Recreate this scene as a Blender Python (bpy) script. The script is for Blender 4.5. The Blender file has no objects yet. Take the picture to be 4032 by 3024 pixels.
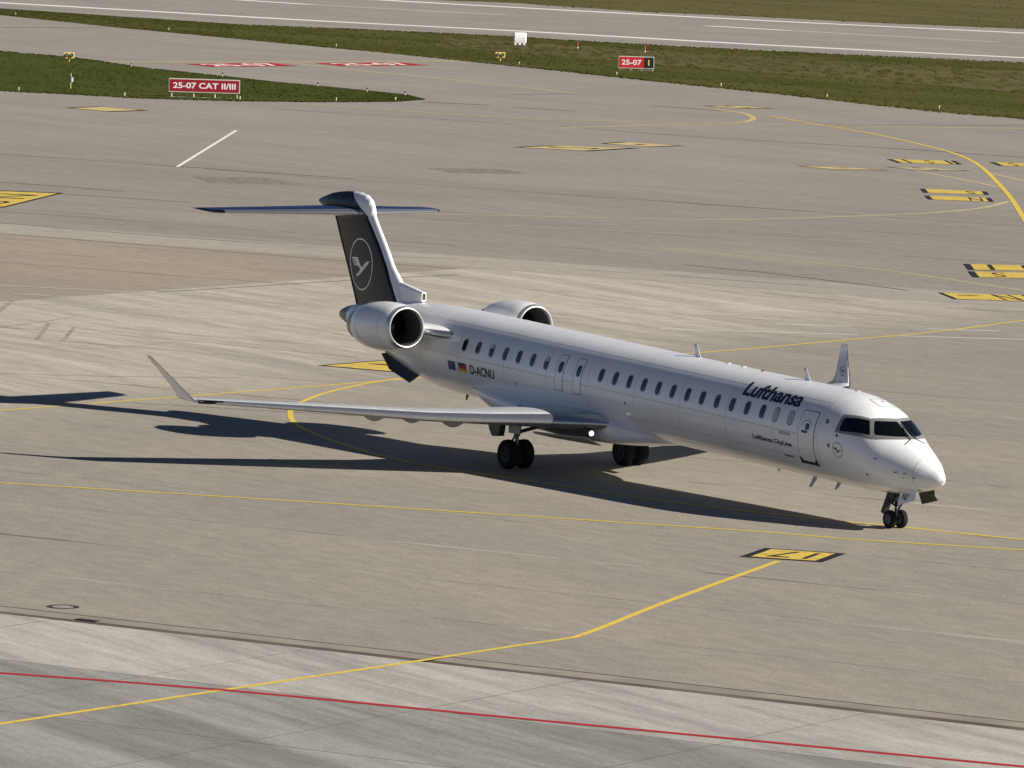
import bpy, bmesh, math, random
import numpy as np
from mathutils import Vector, Matrix

rnd = random.Random(7)
scene = bpy.context.scene
col = scene.collection
PI = math.pi

# ------------------------------------------------------------------ camera, sky, sun, exposure
cam_data = bpy.data.cameras.new("camera")
cam = bpy.data.objects.new("camera", cam_data); col.objects.link(cam)
cam_data.sensor_fit = 'HORIZONTAL'; cam_data.sensor_width = 36.0
cam_data.lens = 36.0 * 23678.4 / 4032.0
cam_data.clip_start = 1.0; cam_data.clip_end = 12000.0
R_ = (0.51835951, 0.85459878, 0.03105379); U_ = (-0.08839117, 0.01742443, 0.99593343); B_ = (0.8505824, -0.51899644, 0.08457111)
C_ = (155.757, -97.3275, 18.084)
cam.matrix_world = Matrix(((R_[0], U_[0], B_[0], C_[0]), (R_[1], U_[1], B_[1], C_[1]), (R_[2], U_[2], B_[2], C_[2]), (0, 0, 0, 1)))
scene.camera = cam

SUN_AZ, SUN_EL = 35.0, 30.8            # azimuth from +X (the aircraft's nose) towards +Y, elevation
world = bpy.data.worlds.new("World"); scene.world = world; world.use_nodes = True
wn = world.node_tree; wn.nodes.clear()
wo = wn.nodes.new('ShaderNodeOutputWorld'); bg = wn.nodes.new('ShaderNodeBackground'); sky = wn.nodes.new('ShaderNodeTexSky')
sky.sky_type = 'NISHITA'; sky.sun_disc = False
sky.sun_elevation = math.radians(SUN_EL); sky.sun_rotation = math.radians(90 - SUN_AZ)
sky.altitude = 400; sky.air_density = 0.42; sky.dust_density = 0.15; sky.ozone_density = 1.0
bg.inputs['Strength'].default_value = 0.05
wn.links.new(sky.outputs[0], bg.inputs['Color']); wn.links.new(bg.outputs[0], wo.inputs['Surface'])
sd = bpy.data.lights.new("sun", 'SUN'); sd.energy = 5.0; sd.angle = math.radians(0.53); sd.color = (1.0, 0.945, 0.86)
sun = bpy.data.objects.new("sun", sd); col.objects.link(sun)
a, e = math.radians(SUN_AZ), math.radians(SUN_EL)
sun.rotation_euler = Vector((math.cos(a) * math.cos(e), math.sin(a) * math.cos(e), math.sin(e))).to_track_quat('Z', 'Y').to_euler()
scene.view_settings.view_transform = 'Standard'; scene.view_settings.look = 'None'
scene.view_settings.exposure = 0.52; scene.view_settings.gamma = 1.0
scene.cycles.max_bounces = 7; scene.cycles.diffuse_bounces = 3; scene.cycles.glossy_bounces = 3
try: scene.view_settings.use_curve_mapping = False
except Exception: pass

# ------------------------------------------------------------------ materials
MATS = {}
class NT:
    """tiny helper to write node trees"""
    def __init__(s, name):
        s.m = bpy.data.materials.new(name); s.m.use_nodes = True; s.t = s.m.node_tree
        s.p = s.t.nodes['Principled BSDF']; MATS[name] = s.m
    def n(s, typ, **kw):
        nd = s.t.nodes.new(typ)
        for k, v in kw.items():
            if k == 'ins':
                for kk, vv in v.items():
                    if isinstance(vv, bpy.types.NodeSocket): s.t.links.new(vv, nd.inputs[kk])
                    else: nd.inputs[kk].default_value = vv
            else: setattr(nd, k, v)
        return nd
    def l(s, a, b): s.t.links.new(a, b)
    def math(s, op, a, b=0.0, c=0.0):
        nd = s.t.nodes.new('ShaderNodeMath'); nd.operation = op
        for i, v in enumerate((a, b, c)):
            if isinstance(v, bpy.types.NodeSocket): s.t.links.new(v, nd.inputs[i])
            else: nd.inputs[i].default_value = v
        return nd.outputs[0]
    def ss(s, v, lo, hi):        # smoothstep
        nd = s.t.nodes.new('ShaderNodeMapRange'); nd.interpolation_type = 'SMOOTHSTEP'
        s.t.links.new(v, nd.inputs[0]); nd.inputs[1].default_value = lo; nd.inputs[2].default_value = hi
        return nd.outputs[0]
    def mix(s, f, a, b, blend='MIX'):
        nd = s.t.nodes.new('ShaderNodeMix'); nd.data_type = 'RGBA'; nd.blend_type = blend; nd.clamp_factor = True
        for sock, v in ((nd.inputs[0], f), (nd.inputs[6], a), (nd.inputs[7], b)):
            if isinstance(v, bpy.types.NodeSocket): s.t.links.new(v, sock)
            elif isinstance(v, (int, float)): sock.default_value = v
            else: sock.default_value = (*v, 1)
        return nd.outputs[2]
    def pos(s, ang=0.0, scale=(1, 1, 1)):
        g = s.t.nodes.new('ShaderNodeNewGeometry'); mp = s.t.nodes.new('ShaderNodeMapping')
        s.t.links.new(g.outputs['Position'], mp.inputs[0]); mp.inputs['Rotation'].default_value = (0, 0, -math.radians(ang)); mp.inputs['Scale'].default_value = scale
        return mp.outputs[0]
    def noise(s, vec, scale, detail=3, rough=.55):
        nd = s.t.nodes.new('ShaderNodeTexNoise'); s.t.links.new(vec, nd.inputs['Vector'])
        nd.inputs['Scale'].default_value = scale; nd.inputs['Detail'].default_value = detail; nd.inputs['Roughness'].default_value = rough
        return nd.outputs[0]

def plain(name, c, rough=.5, metal=0.0, coat=0.0, spec=.5, var=0.0, vs=3.0):
    b = NT(name); p = b.p
    p.inputs['Base Color'].default_value = (*c, 1); p.inputs['Roughness'].default_value = rough; p.inputs['Metallic'].default_value = metal
    p.inputs['Coat Weight'].default_value = coat; p.inputs['Coat Roughness'].default_value = .06; p.inputs['Specular IOR Level'].default_value = spec
    if var:
        nz = b.noise(b.pos(), vs, 4); f = b.ss(nz, .35, .7)
        b.l(b.mix(f, [x * (1 - var) for x in c], [min(1, x * (1 + var)) for x in c]), p.inputs['Base Color'])
    return b.m

def pavement(name, base, zones=False, streak=50, lane=False, amp=.16, grain=1.0):
    b = NT(name); p = b.p
    p.inputs['Roughness'].default_value = .85; p.inputs['Specular IOR Level'].default_value = .25
    if zones:
        uv = b.pos(26.5); sep = b.n('ShaderNodeSeparateXYZ', ins={0: uv})
        wob = b.noise(b.pos(26.5, (.06, .25, 1)), 1.0, 3)
        u = b.math('ADD', sep.outputs[0], b.math('MULTIPLY', b.math('SUBTRACT', wob, .5), 7.0)); v = sep.outputs[1]
        far = b.ss(v, 75.2, 76.0)
        light = b.math('MULTIPLY', b.ss(sep.outputs[0], -52.4, -51.8), b.math('SUBTRACT', 1.0, b.ss(u, -31, -17)))
        light = b.math('MULTIPLY', light, b.math('SUBTRACT', 1.0, far))
        c_near, c_light, c_far, c_brown = base
        c = b.mix(light, c_near, c_light)
        brown = b.math('MULTIPLY', b.math('SUBTRACT', 1.0, b.ss(sep.outputs[0], -53.2, -52.2)), b.math('SUBTRACT', 1.0, far))
        c = b.mix(brown, c, c_brown); c = b.mix(far, c, c_far)
        # paler lane just beyond the brown ones
        pale = b.math('MULTIPLY', b.ss(v, 75.6, 76.0), b.math('SUBTRACT', 1.0, b.ss(v, 82.2, 82.6)))
        c = b.mix(b.math('MULTIPLY', pale, .5), c, c_light)
    else:
        c = b.mix(0.0, base, base); light = None
    # long streaks of tyre dirt and brooming
    wv = b.n('ShaderNodeVectorMath', operation='MULTIPLY_ADD', ins={0: b.n('ShaderNodeTexNoise', ins={'Vector': b.pos(0, (.05, .05, 1)), 'Scale': 1.0, 'Detail': 1.0}).outputs['Color'], 1: (1.2, 3.2, 0), 2: b.pos(streak, (.04, .45, 1))})
    s1 = b.noise(wv.outputs[0], 1.0, 4, .66); s2 = b.noise(b.pos(streak + 14, (.05, 1.6, 1)), 1.0, 3, .6)
    st = b.math('ADD', b.math('MULTIPLY', s1, .65), b.math('MULTIPLY', s2, .35))
    k = b.ss(st, .36, .64)
    if light is not None:
        amt = b.math('ADD', b.math('MULTIPLY', light, .55), amp * .9)
    else: amt = amp * 1.4
    dk = b.mix(1.0, c, (.66, .65, .65), 'MULTIPLY'); lt = b.mix(1.0, c, (1.18, 1.17, 1.15), 'MULTIPLY')
    c2 = b.mix(k, dk, lt)
    c = b.mix(amt, c, c2)
    # broad blotches
    bl = b.ss(b.noise(b.pos(26.5, (.04, .09, 1)), 1.0, 4, .6), .3, .72)
    c = b.mix(.42, c, b.mix(bl, b.mix(1.0, c, (.80, .80, .82), 'MULTIPLY'), b.mix(1.0, c, (1.10, 1.08, 1.05), 'MULTIPLY')))
    # aggregate grain
    gr = b.noise(b.pos(0), 9.0 * grain, 2, .7); gr2 = b.noise(b.pos(20, (.35, 1, 1)), 2.2 * grain, 3, .7)
    c = b.mix(.50, c, b.mix(b.ss(gr, .3, .7), b.mix(1.0, c, (.72, .72, .72), 'MULTIPLY'), b.mix(1.0, c, (1.2, 1.2, 1.2), 'MULTIPLY')))
    c = b.mix(.44, c, b.mix(b.ss(gr2, .3, .7), b.mix(1.0, c, (.76, .76, .76), 'MULTIPLY'), b.mix(1.0, c, (1.14, 1.14, 1.14), 'MULTIPLY')))
    # dark spots of oil and rubber
    sp = b.ss(b.noise(b.pos(58, (.25, 1.1, 1)), .8, 2, .5), .715, .76)
    c = b.mix(b.math('MULTIPLY', sp, .35), c, (.09, .085, .08))
    if lane:
        at = b.n('ShaderNodeUVMap'); sx = b.n('ShaderNodeSeparateXYZ', ins={0: at.outputs[0]})
        vv = sx.outputs[1]
        dist = b.math('MINIMUM', vv, b.math('SUBTRACT', 6.7, vv))
        wear = b.noise(b.pos(26.5, (.12, .12, 1)), 1.0, 4, .65)
        oi = b.n('ShaderNodeObjectInfo'); rv = oi.outputs['Random']
        lim = b.math('MULTIPLY', b.ss(wear, .42, .70), b.math('ADD', b.math('MULTIPLY', rv, .20), .03))
        e = b.math('LESS_THAN', dist, lim)
        seal = b.ss(b.noise(b.pos(26.5, (.09, .02, 1)), 1.0, 2, .5), .50, .56)
        c = b.mix(b.math('MULTIPLY', e, .52), c, b.mix(seal, (.07, .06, .05), (.52, .49, .42)))
        # rubber-dark wheel paths along the lane
        c = b.mix(.5, c, b.mix(rv, b.mix(1.0, c, (.90, .90, .91), 'MULTIPLY'), b.mix(1.0, c, (1.07, 1.06, 1.04), 'MULTIPLY')))
    b.l(c, p.inputs['Base Color'])
    return b.m

def paint(name, c, under, wear=.5, ws=1.2):
    b = NT(name); p = b.p; p.inputs['Roughness'].default_value = .7; p.inputs['Specular IOR Level'].default_value = .3
    n1 = b.noise(b.pos(30, (.5, 1.3, 1)), ws, 5, .7); n2 = b.noise(b.pos(), 6, 3, .7)
    f = b.math('ADD', b.math('MULTIPLY', n1, .7), b.math('MULTIPLY', n2, .3))
    f = b.ss(f, wear - .16, wear + .12)
    b.l(b.mix(f, under, b.mix(b.ss(n2, .3, .7), [x * .86 for x in c], c)), p.inputs['Base Color'])
    return b.m

NEAR, LIGHT, FAR, BROWN, APRON = (.312, .284, .236), (.462, .425, .354), (.288, .262, .223), (.334, .282, .220), (.318, .307, .282)
pavement('pavement', (NEAR, LIGHT, FAR, BROWN), zones=True, lane=True)
pavement('far_asphalt', (.296, .270, .232), streak=24, amp=.14)
pavement('runway_asphalt', (.300, .271, .236), streak=19, amp=.22)
pavement('apron_concrete', (.290, .281, .258), streak=112, amp=.62)
pavement('apron_pale', (.415, .398, .358), streak=112, amp=.56)
plain('joint', (.10, .088, .075), .9)
plain('joint_dark', (.055, .05, .045), .9)
plain('iron', (.03, .028, .028), .6)
plain('panel_line', (.44, .44, .45), .5)
plain('channel', (.265, .235, .19), .9, var=.15, vs=.5)
plain('channel_silt', (.105, .082, .060), .9, var=.3, vs=.4)
plain('tyre_mark', (.285, .255, .215), .9, var=.2, vs=1)
plain('patch', (.20, .175, .14), .9, var=.3, vs=2)
paint('paint_yellow', (.74, .53, .075), (.26, .215, .13), .38)
paint('paint_yellow_pale', (.64, .50, .20), (.28, .24, .17), .45, 2.0)
paint('paint_yellow_faint', (.56, .47, .25), (.31, .275, .21), .44)
paint('paint_yellow_worn', (.70, .50, .085), (.22, .18, .10), .43, 2.0)
paint('paint_white', (.82, .80, .76), (.32, .30, .28), .30)
paint('paint_white_faint', (.58, .54, .47), (.34, .31, .26), .46)
paint('paint_red', (.42, .022, .030), (.26, .12, .10), .28)
paint('paint_black', (.018, .018, .024), (.07, .065, .06), .34)
PM = {'w': 'paint_white', 'wf': 'paint_white_faint', 'y': 'paint_yellow', 'yp': 'paint_yellow_pale', 'yf': 'paint_yellow_faint', 'r': 'paint_red'}

def grass_mat(name, ca, cb, cc):
    b = NT(name); p = b.p; p.inputs['Roughness'].default_value = .9; p.inputs['Specular IOR Level'].default_value = .0
    n1 = b.noise(b.pos(20, (.03, .09, 1)), 1.0, 5, .6); n2 = b.noise(b.pos(20, (.5, 1.0, 1)), .8, 4, .7)
    c = b.mix(b.ss(n1, .38, .66), ca, cb); c = b.mix(b.math('MULTIPLY', b.ss(n2, .45, .75), .6), c, cc)
    b.l(c, p.inputs['Base Color']); g = b.n('ShaderNodeNewGeometry'); nn = b.n('ShaderNodeVectorMath', operation='MULTIPLY_ADD', ins={0: g.outputs['Normal'], 1: (.35, .35, .2), 2: (0, 0, 1)})
    b.l(nn.outputs[0], p.inputs['Normal']); return b.m
grass_mat('grass', (.064, .071, .019), (.092, .087, .033), (.055, .063, .017))
grass_mat('grass_dry', (.122, .106, .050), (.094, .088, .038), (.076, .076, .029))
grass_mat('grass_island', (.056, .069, .018), (.070, .078, .024), (.050, .063, .016))

# aircraft
def white_paint():
    b = NT('white_paint'); p = b.p
    p.inputs['Roughness'].default_value = .32; p.inputs['Coat Weight'].default_value = .55; p.inputs['Coat Roughness'].default_value = .12
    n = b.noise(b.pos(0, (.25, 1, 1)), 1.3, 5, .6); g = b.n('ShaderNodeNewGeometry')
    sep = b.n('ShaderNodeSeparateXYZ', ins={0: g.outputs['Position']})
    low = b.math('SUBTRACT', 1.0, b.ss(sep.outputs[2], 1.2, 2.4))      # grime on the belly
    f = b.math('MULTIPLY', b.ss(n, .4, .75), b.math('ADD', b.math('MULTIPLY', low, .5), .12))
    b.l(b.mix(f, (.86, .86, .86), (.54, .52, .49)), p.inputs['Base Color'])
white_paint()
plain('navy_paint', (.008, .0085, .011), .34, coat=.0, spec=.28)
plain('wing_grey', (.50, .51, .52), .35, coat=.2, var=.06)
plain('bare_metal', (.60, .605, .62), .34, metal=.9, var=.06, vs=6)
plain('lip_metal', (.62, .62, .61), .40, metal=.8)
plain('nozzle_metal', (.30, .27, .24), .42, metal=.85, var=.2)
plain('dark_metal', (.06, .06, .065), .45, metal=.6)
plain('strut_metal', (.28, .28, .28), .40, metal=.5)
plain('gear_paint', (.38, .38, .37), .5)
plain('duct_dark', (.030, .028, .026), .5)
plain('fan_blade', (.05, .05, .052), .35, metal=.8)
plain('tyre_rubber', (.010, .010, .011), .8, spec=.2)
plain('rim_grey', (.14, .145, .16), .5, metal=.2)
plain('rim_shaded', (.022, .022, .024), .6)  # rim colour darkened to hold the shade on the main wheels
plain('cabin_glass', (.018, .026, .036), .08, spec=.8)
plain('cockpit_glass', (.003, .004, .005), .05, spec=.35)
plain('window_frame', (.38, .385, .40), .4)
plain('shield_frame', (.27, .27, .265), .4, metal=.3)
plain('plug_grey', (.46, .47, .48), .4)
plain('outline_dark', (.085, .085, .10), .6)
plain('sill_black', (.02, .02, .022), .6)
plain('letter_navy', (.008, .010, .028), .4)
plain('emblem_silver', (.92, .92, .91), .5)
plain('flag_blue', (.014, .035, .20), .5); plain('flag_black', (.012, .012, .012), .5); plain('flag_red', (.42, .018, .018), .5); plain('flag_gold', (.72, .42, .02), .5)
plain('beacon_red', (.13, .03, .02), .3)
b_ = NT('lamp_lit'); b_.p.inputs['Emission Color'].default_value = (1, .98, .93, 1); b_.p.inputs['Emission Strength'].default_value = 1.8
# airfield furniture
plain('sign_red', (.30, .010, .022), .45); plain('sign_bright_red', (.52, .022, .030), .45); plain('sign_black', (.012, .012, .013), .5)
plain('sign_white', (.82, .80, .78), .5); plain('sign_yellow', (.75, .58, .12), .5); plain('sign_frame', (.60, .58, .52), .5)
plain('post_yellow', (.80, .62, .22), .5); plain('post_pale', (.66, .60, .42), .5); plain('dark_fitting', (.03, .03, .03), .5)
plain('lens_grey', (.45, .46, .44), .2); plain('cover_white', (.84, .83, .80), .6, var=.05); plain('cover_shade', (.10, .10, .10), .7)
plain('stake_red', (.60, .09, .06), .5); plain('concrete_pad', (.42, .39, .33), .9, var=.2)
plain('soil', (.09, .075, .05), .95, var=.3, vs=1)

plain('stab_blue', (.012, .022, .075), .45, coat=.0, spec=.25)
pavement('pavement_plain', NEAR)
plain('blind_grey', (.10, .11, .125), .35)
plain('inlet_liner', (.07, .065, .058), .5)
plain('spinner_grey', (.10, .10, .10), .4)
plain('strake_shaded', (.03, .03, .036), .5)  # near-black holds the shade on the strake's downward face
plain('cone_grey', (.22, .205, .185), .45, metal=.5, var=.2)
plain('door_inner', (.045, .05, .045), .6)

# ------------------------------------------------------------------ mesh helpers
def ob(name, verts, faces, mat, parent=None, smooth=False, kind=None, uv=None):
    me = bpy.data.meshes.new(name); me.from_pydata([tuple(map(float, v)) for v in verts], [], [tuple(f) for f in faces])
    mats = mat if isinstance(mat, (list, tuple)) else [mat]
    for m in mats: me.materials.append(MATS[m])
    if smooth: me.polygons.foreach_set('use_smooth', [True] * len(me.polygons))
    if uv is not None:
        lay = me.uv_layers.new(name='UVMap')
        for lp in me.loops: lay.data[lp.index].uv = uv[lp.vertex_index]
    me.update()
    o = bpy.data.objects.new(name, me); col.objects.link(o)
    if parent: o.parent = parent
    if kind: o['kind'] = kind
    return o
def thing(name, loc, label, cat, group=None, rz=0.0):
    o = bpy.data.objects.new(name, None); col.objects.link(o); o.location = loc; o.rotation_euler = (0, 0, rz)
    o.empty_display_size = .3
    tag(o, label, cat, group); return o
def tag(o, label, cat, group=None):
    o['label'] = label; o['category'] = cat
    if group: o['group'] = group
class MB:
    def __init__(s): s.v = []; s.f = []; s.mi = []
    def add(s, v, f, mi=0):
        n = len(s.v); s.v += [tuple(p) for p in v]; s.f += [tuple(i + n for i in q) for q in f]; s.mi += [mi] * len(f); return s
    def box(s, c, d, mi=0, rz=0.0, ry=0.0, taper=1.0):
        x, y, z = d[0] / 2, d[1] / 2, d[2] / 2
        M = Matrix.Translation(c) @ Matrix.Rotation(rz, 4, 'Z') @ Matrix.Rotation(ry, 4, 'Y')
        v = [M @ Vector((sx * x * (taper if sz > 0 else 1), sy * y * (taper if sz > 0 else 1), sz * z)) for sz in (-1, 1) for sy in (-1, 1) for sx in (-1, 1)]
        return s.add(v, [(0, 2, 3, 1), (4, 5, 7, 6), (0, 1, 5, 4), (2, 6, 7, 3), (0, 4, 6, 2), (1, 3, 7, 5)], mi)
    def cyl(s, a, b, r1, r2=None, n=12, mi=0, cap=True):
        r2 = r1 if r2 is None else r2; a = Vector(a); b = Vector(b); d = (b - a).normalized()
        t = d.orthogonal().normalized(); w = d.cross(t); v = []; f = []
        for c, r in ((a, r1), (b, r2)):
            for i in range(n):
                q = 2 * PI * i / n; v.append(c + t * (r * math.cos(q)) + w * (r * math.sin(q)))
        for i in range(n): j = (i + 1) % n; f.append((i, j, n + j, n + i))
        if cap: f.append(tuple(range(n - 1, -1, -1))); f.append(tuple(range(n, 2 * n)))
        return s.add(v, f, mi)
    def rev(s, prof, o, ax, n=32, mi=0, up=None):       # surface of revolution: prof (along, radius)
        o = Vector(o); ax = Vector(ax).normalized(); t = ax.orthogonal().normalized(); w = ax.cross(t); v = []; f = []
        for (l, r) in prof:
            for i in range(n):
                q = 2 * PI * i / n; v.append(o + ax * l + t * (r * math.cos(q)) + w * (r * math.sin(q)))
        for k in range(len(prof) - 1):
            for i in range(n): j = (i + 1) % n; f.append((k * n + i, k * n + j, (k + 1) * n + j, (k + 1) * n + i))
        return s.add(v, f, mi)
    def grid(s, rows, mi=0, close=False):
        n = len(rows[0]); v = [p for r in rows for p in r]; f = []
        for k in range(len(rows) - 1):
            for i in range(n if close else n - 1):
                j = (i + 1) % n; f.append((k * n + i, k * n + j, (k + 1) * n + j, (k + 1) * n + i))
        return s.add(v, f, mi)
    def build(s, name, mat, parent=None, smooth=False, fn=None, kind=None):
        v = [fn(p) for p in s.v] if fn else s.v
        o = ob(name, v, s.f, mat, parent, smooth, kind)
        if isinstance(mat, (list, tuple)): o.data.polygons.foreach_set('material_index', s.mi)
        return o
def glyphs(text, w=None, h=None, bold=0.0, cuts=0, track=1.0):
    """a word as flat triangles, centred, scaled to w x h"""
    cu = bpy.data.curves.new('t', 'FONT'); cu.body = text; cu.size = 1; cu.offset = bold; cu.resolution_u = 4; cu.fill_mode = 'FRONT'; cu.space_character = track
    to = bpy.data.objects.new('t', cu); col.objects.link(to)
    dg = bpy.context.evaluated_depsgraph_get(); dg.update(); me = bpy.data.meshes.new_from_object(to.evaluated_get(dg))
    bpy.data.objects.remove(to); bpy.data.curves.remove(cu)
    bm = bmesh.new(); bm.from_mesh(me); bpy.data.meshes.remove(me)
    bmesh.ops.remove_doubles(bm, verts=bm.verts, dist=1e-5)
    xs = [v.co.x for v in bm.verts]; ys = [v.co.y for v in bm.verts]
    x0, x1, y0, y1 = min(xs), max(xs), min(ys), max(ys)
    sx = (w / (x1 - x0)) if w else None; sy = (h / (y1 - y0)) if h else None
    sx = sx or sy; sy = sy or sx
    for v in bm.verts: v.co.x = (v.co.x - (x0 + x1) / 2) * sx; v.co.y = (v.co.y - (y0 + y1) / 2) * sy; v.co.z = 0
    if cuts:
        H = (y1 - y0) * sy
        for i in range(1, cuts):
            bmesh.ops.bisect_plane(bm, geom=bm.verts[:] + bm.edges[:] + bm.faces[:], plane_co=(0, -H / 2 + H * i / cuts, 0), plane_no=(0, 1, 0))
    bmesh.ops.triangulate(bm, faces=bm.faces[:])
    bm.verts.index_update(); V = [(v.co.x, v.co.y) for v in bm.verts]; F = [tuple(v.index for v in f.verts) for f in bm.faces]; bm.free()
    return V, F
def polyfill(pts, cuts=0):
    bm = bmesh.new(); vs = [bm.verts.new((p[0], p[1], 0)) for p in pts]; bm.faces.new(vs)
    bmesh.ops.triangulate(bm, faces=bm.faces[:])
    if cuts:
        ys = [p[1] for p in pts]; y0, H = min(ys), max(ys) - min(ys)
        for i in range(1, cuts): bmesh.ops.bisect_plane(bm, geom=bm.verts[:] + bm.edges[:] + bm.faces[:], plane_co=(0, y0 + H * i / cuts, 0), plane_no=(0, 1, 0))
        bmesh.ops.triangulate(bm, faces=bm.faces[:])
    bm.verts.index_update(); V = [(v.co.x, v.co.y) for v in bm.verts]; F = [tuple(v.index for v in f.verts) for f in bm.faces]; bm.free()
    return V, F
def ring2d(r0, r1, n=48): 
    V = [(r * math.cos(2 * PI * i / n), r * math.sin(2 * PI * i / n)) for r in (r0, r1) for i in range(n)]
    return V, [(i, (i + 1) % n, n + (i + 1) % n, n + i) for i in range(n)]
def ribbon(pts, w, z, jit=0.0):
    pts = [Vector(p) for p in pts]; L = []
    for i, p in enumerate(pts):
        d = (pts[min(i + 1, len(pts) - 1)] - pts[max(i - 1, 0)]).normalized(); nrm = Vector((-d.y, d.x))
        L.append((p + nrm * w / 2, p - nrm * w / 2))
    v = []; f = []
    for a_, b__ in L: v += [(a_.x, a_.y, z), (b__.x, b__.y, z)]
    for i in range(len(L) - 1): f.append((2 * i, 2 * i + 1, 2 * i + 3, 2 * i + 2))
    return v, f
def smooth_line(pts, step=1.5):
    """Catmull-Rom through the points"""
    P = [Vector(p) for p in pts]
    if len(P) < 3: return pts
    out = []
    for i in range(len(P) - 1):
        p0 = P[i - 1] if i else P[0] * 2 - P[1]; p1 = P[i]; p2 = P[i + 1]; p3 = P[i + 2] if i + 2 < len(P) else P[-1] * 2 - P[-2]
        n = max(1, min(24, int((p2 - p1).length / step)))
        for k in range(n):
            t = k / n; out.append(.5 * ((2 * p1) + (p2 - p0) * t + (2 * p0 - 5 * p1 + 4 * p2 - p3) * t * t + (3 * p1 - p0 - 3 * p2 + p3) * t ** 3))
    out.append(P[-1]); return out

# ------------------------------------------------------------------ ground
CA, SA = math.cos(math.radians(26.5)), math.sin(math.radians(26.5))
def uv(u, v, z=0.0): return (u * CA - v * SA, u * SA + v * CA, z)
def struct(o, label=None):
    o['kind'] = 'structure'
    if label: o['label'] = label
    return o
def sheet(name, pts, z, mat, parent=None, kind=None):
    return ob(name, [(p[0], p[1], z) for p in pts], [tuple(range(len(pts)))], mat, parent, kind=kind)
G = 6000
struct(sheet('ground', [(-G, -G), (G, -G), (G, G), (-G, G)], -.4, 'soil'), 'open airfield soil reaching the horizon')
LANE = 6.7
v0s = [-41.3 + LANE * k for k in range(29)]
taxiway = struct(sheet('taxiway', [uv(-330, -40.38), uv(120, -40.38), uv(120, v0s[-1] - .02), uv(-330, v0s[-1] - .02)], -.006, 'joint'), 'concrete taxiway paved in long lanes with dark joints')
for k in range(len(v0s) - 1):
    a0 = v0s[k] + .012 if k else -40.35; a1 = v0s[k + 1] - .012
    nu = 46; us = [-330 + 450 * i / (nu - 1) for i in range(nu)]
    rows = [[uv(u, a0 + .004 * math.sin(u * .9 + k), 0) for u in us], [uv(u, a1 + .004 * math.sin(u * .7 + 2 * k), 0) for u in us]]
    m = MB().grid(rows); m.add([uv(us[0], a0, 0), uv(us[-1], a0, 0), uv(us[-1], a0, -.0055), uv(us[0], a0, -.0055), uv(us[0], a1, 0), uv(us[-1], a1, 0), uv(us[-1], a1, -.0055), uv(us[0], a1, -.0055)], [(0, 1, 2, 3), (4, 5, 6, 7)])
    uvs = [(u, 0 if k else .9) for u in us] + [(u, LANE) for u in us] + [(0, 0)] * 8
    o = ob('paving_lane', m.v, m.f, ['pavement', 'joint'], taxiway, uv=uvs); o.data.polygons[len(m.f) - 1].material_index = 1; o.data.polygons[len(m.f) - 2].material_index = 1
apron = struct(sheet('apron', [uv(-26, -75.3), uv(70, -75.3), uv(70, -41.56), uv(-26, -41.56)], -.006, 'joint_dark'), 'concrete apron of large square slabs in the foreground')
ve = [-41.56, -48.15, -54.8, -61.45, -68.1, -75.2]; ue = [18.45 + 7.4 * k for k in range(-6, 7)]
for i in range(len(ue) - 1):
    for j in range(len(ve) - 1):
        g = .014; dz = rnd.uniform(-.0012, .0012)
        p = [uv(ue[i] + g, ve[j + 1] + g), uv(ue[i + 1] - g, ve[j + 1] + g), uv(ue[i + 1] - g, ve[j] - g), uv(ue[i] + g, ve[j] - g)]
        o = ob('concrete_slab', [(q[0], q[1], dz) for q in p] + [(q[0], q[1], -.00555) for q in p], [(0, 1, 2, 3), (0, 4, 5, 1), (1, 5, 6, 2), (2, 6, 7, 3), (3, 7, 4, 0)], ['apron_pale' if j == 0 else 'apron_concrete', 'joint_dark'], apron)
        for k in range(1, 5): o.data.polygons[k].material_index = 1
us = [-26 + 3 * i for i in range(33)]
chan = MB().grid([[uv(u, -40.36, 0) for u in us], [uv(u, -40.40, -.008) for u in us], [uv(u, -40.72, -.012) for u in us], [uv(u, -41.0 + .04 * math.sin(u * 1.7), -.03) for u in us], [uv(u, -41.34, -.045) for u in us], [uv(u, -41.5, -.02) for u in us], [uv(u, -41.55, 0) for u in us]])
chan.mi = [[2, 0, 0, 1, 1, 2][k // 32] for k in range(len(chan.f))]
channel = struct(chan.build('drainage_channel', ['channel', 'channel_silt', 'joint_dark']), 'shallow drainage channel between taxiway and apron')
far = struct(sheet('far_taxiway', [uv(-900, v0s[-1] + .02), uv(500, v0s[-1] + .02), uv(500, 800), uv(-900, 800)], 0, 'far_asphalt'), 'wide grey asphalt taxiways beyond the paved lanes')
runway = struct(sheet('runway', [(-900, 120), (-575, 215), (-486, 236), (-400, 262), (-340, 284), (-150, 365), (-150, 470), (-430, 377), (-497, 352), (-566, 336), (-700, 300), (-900, 250)], .012, 'runway_asphalt'), 'grey runway with white edge lines')
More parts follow.
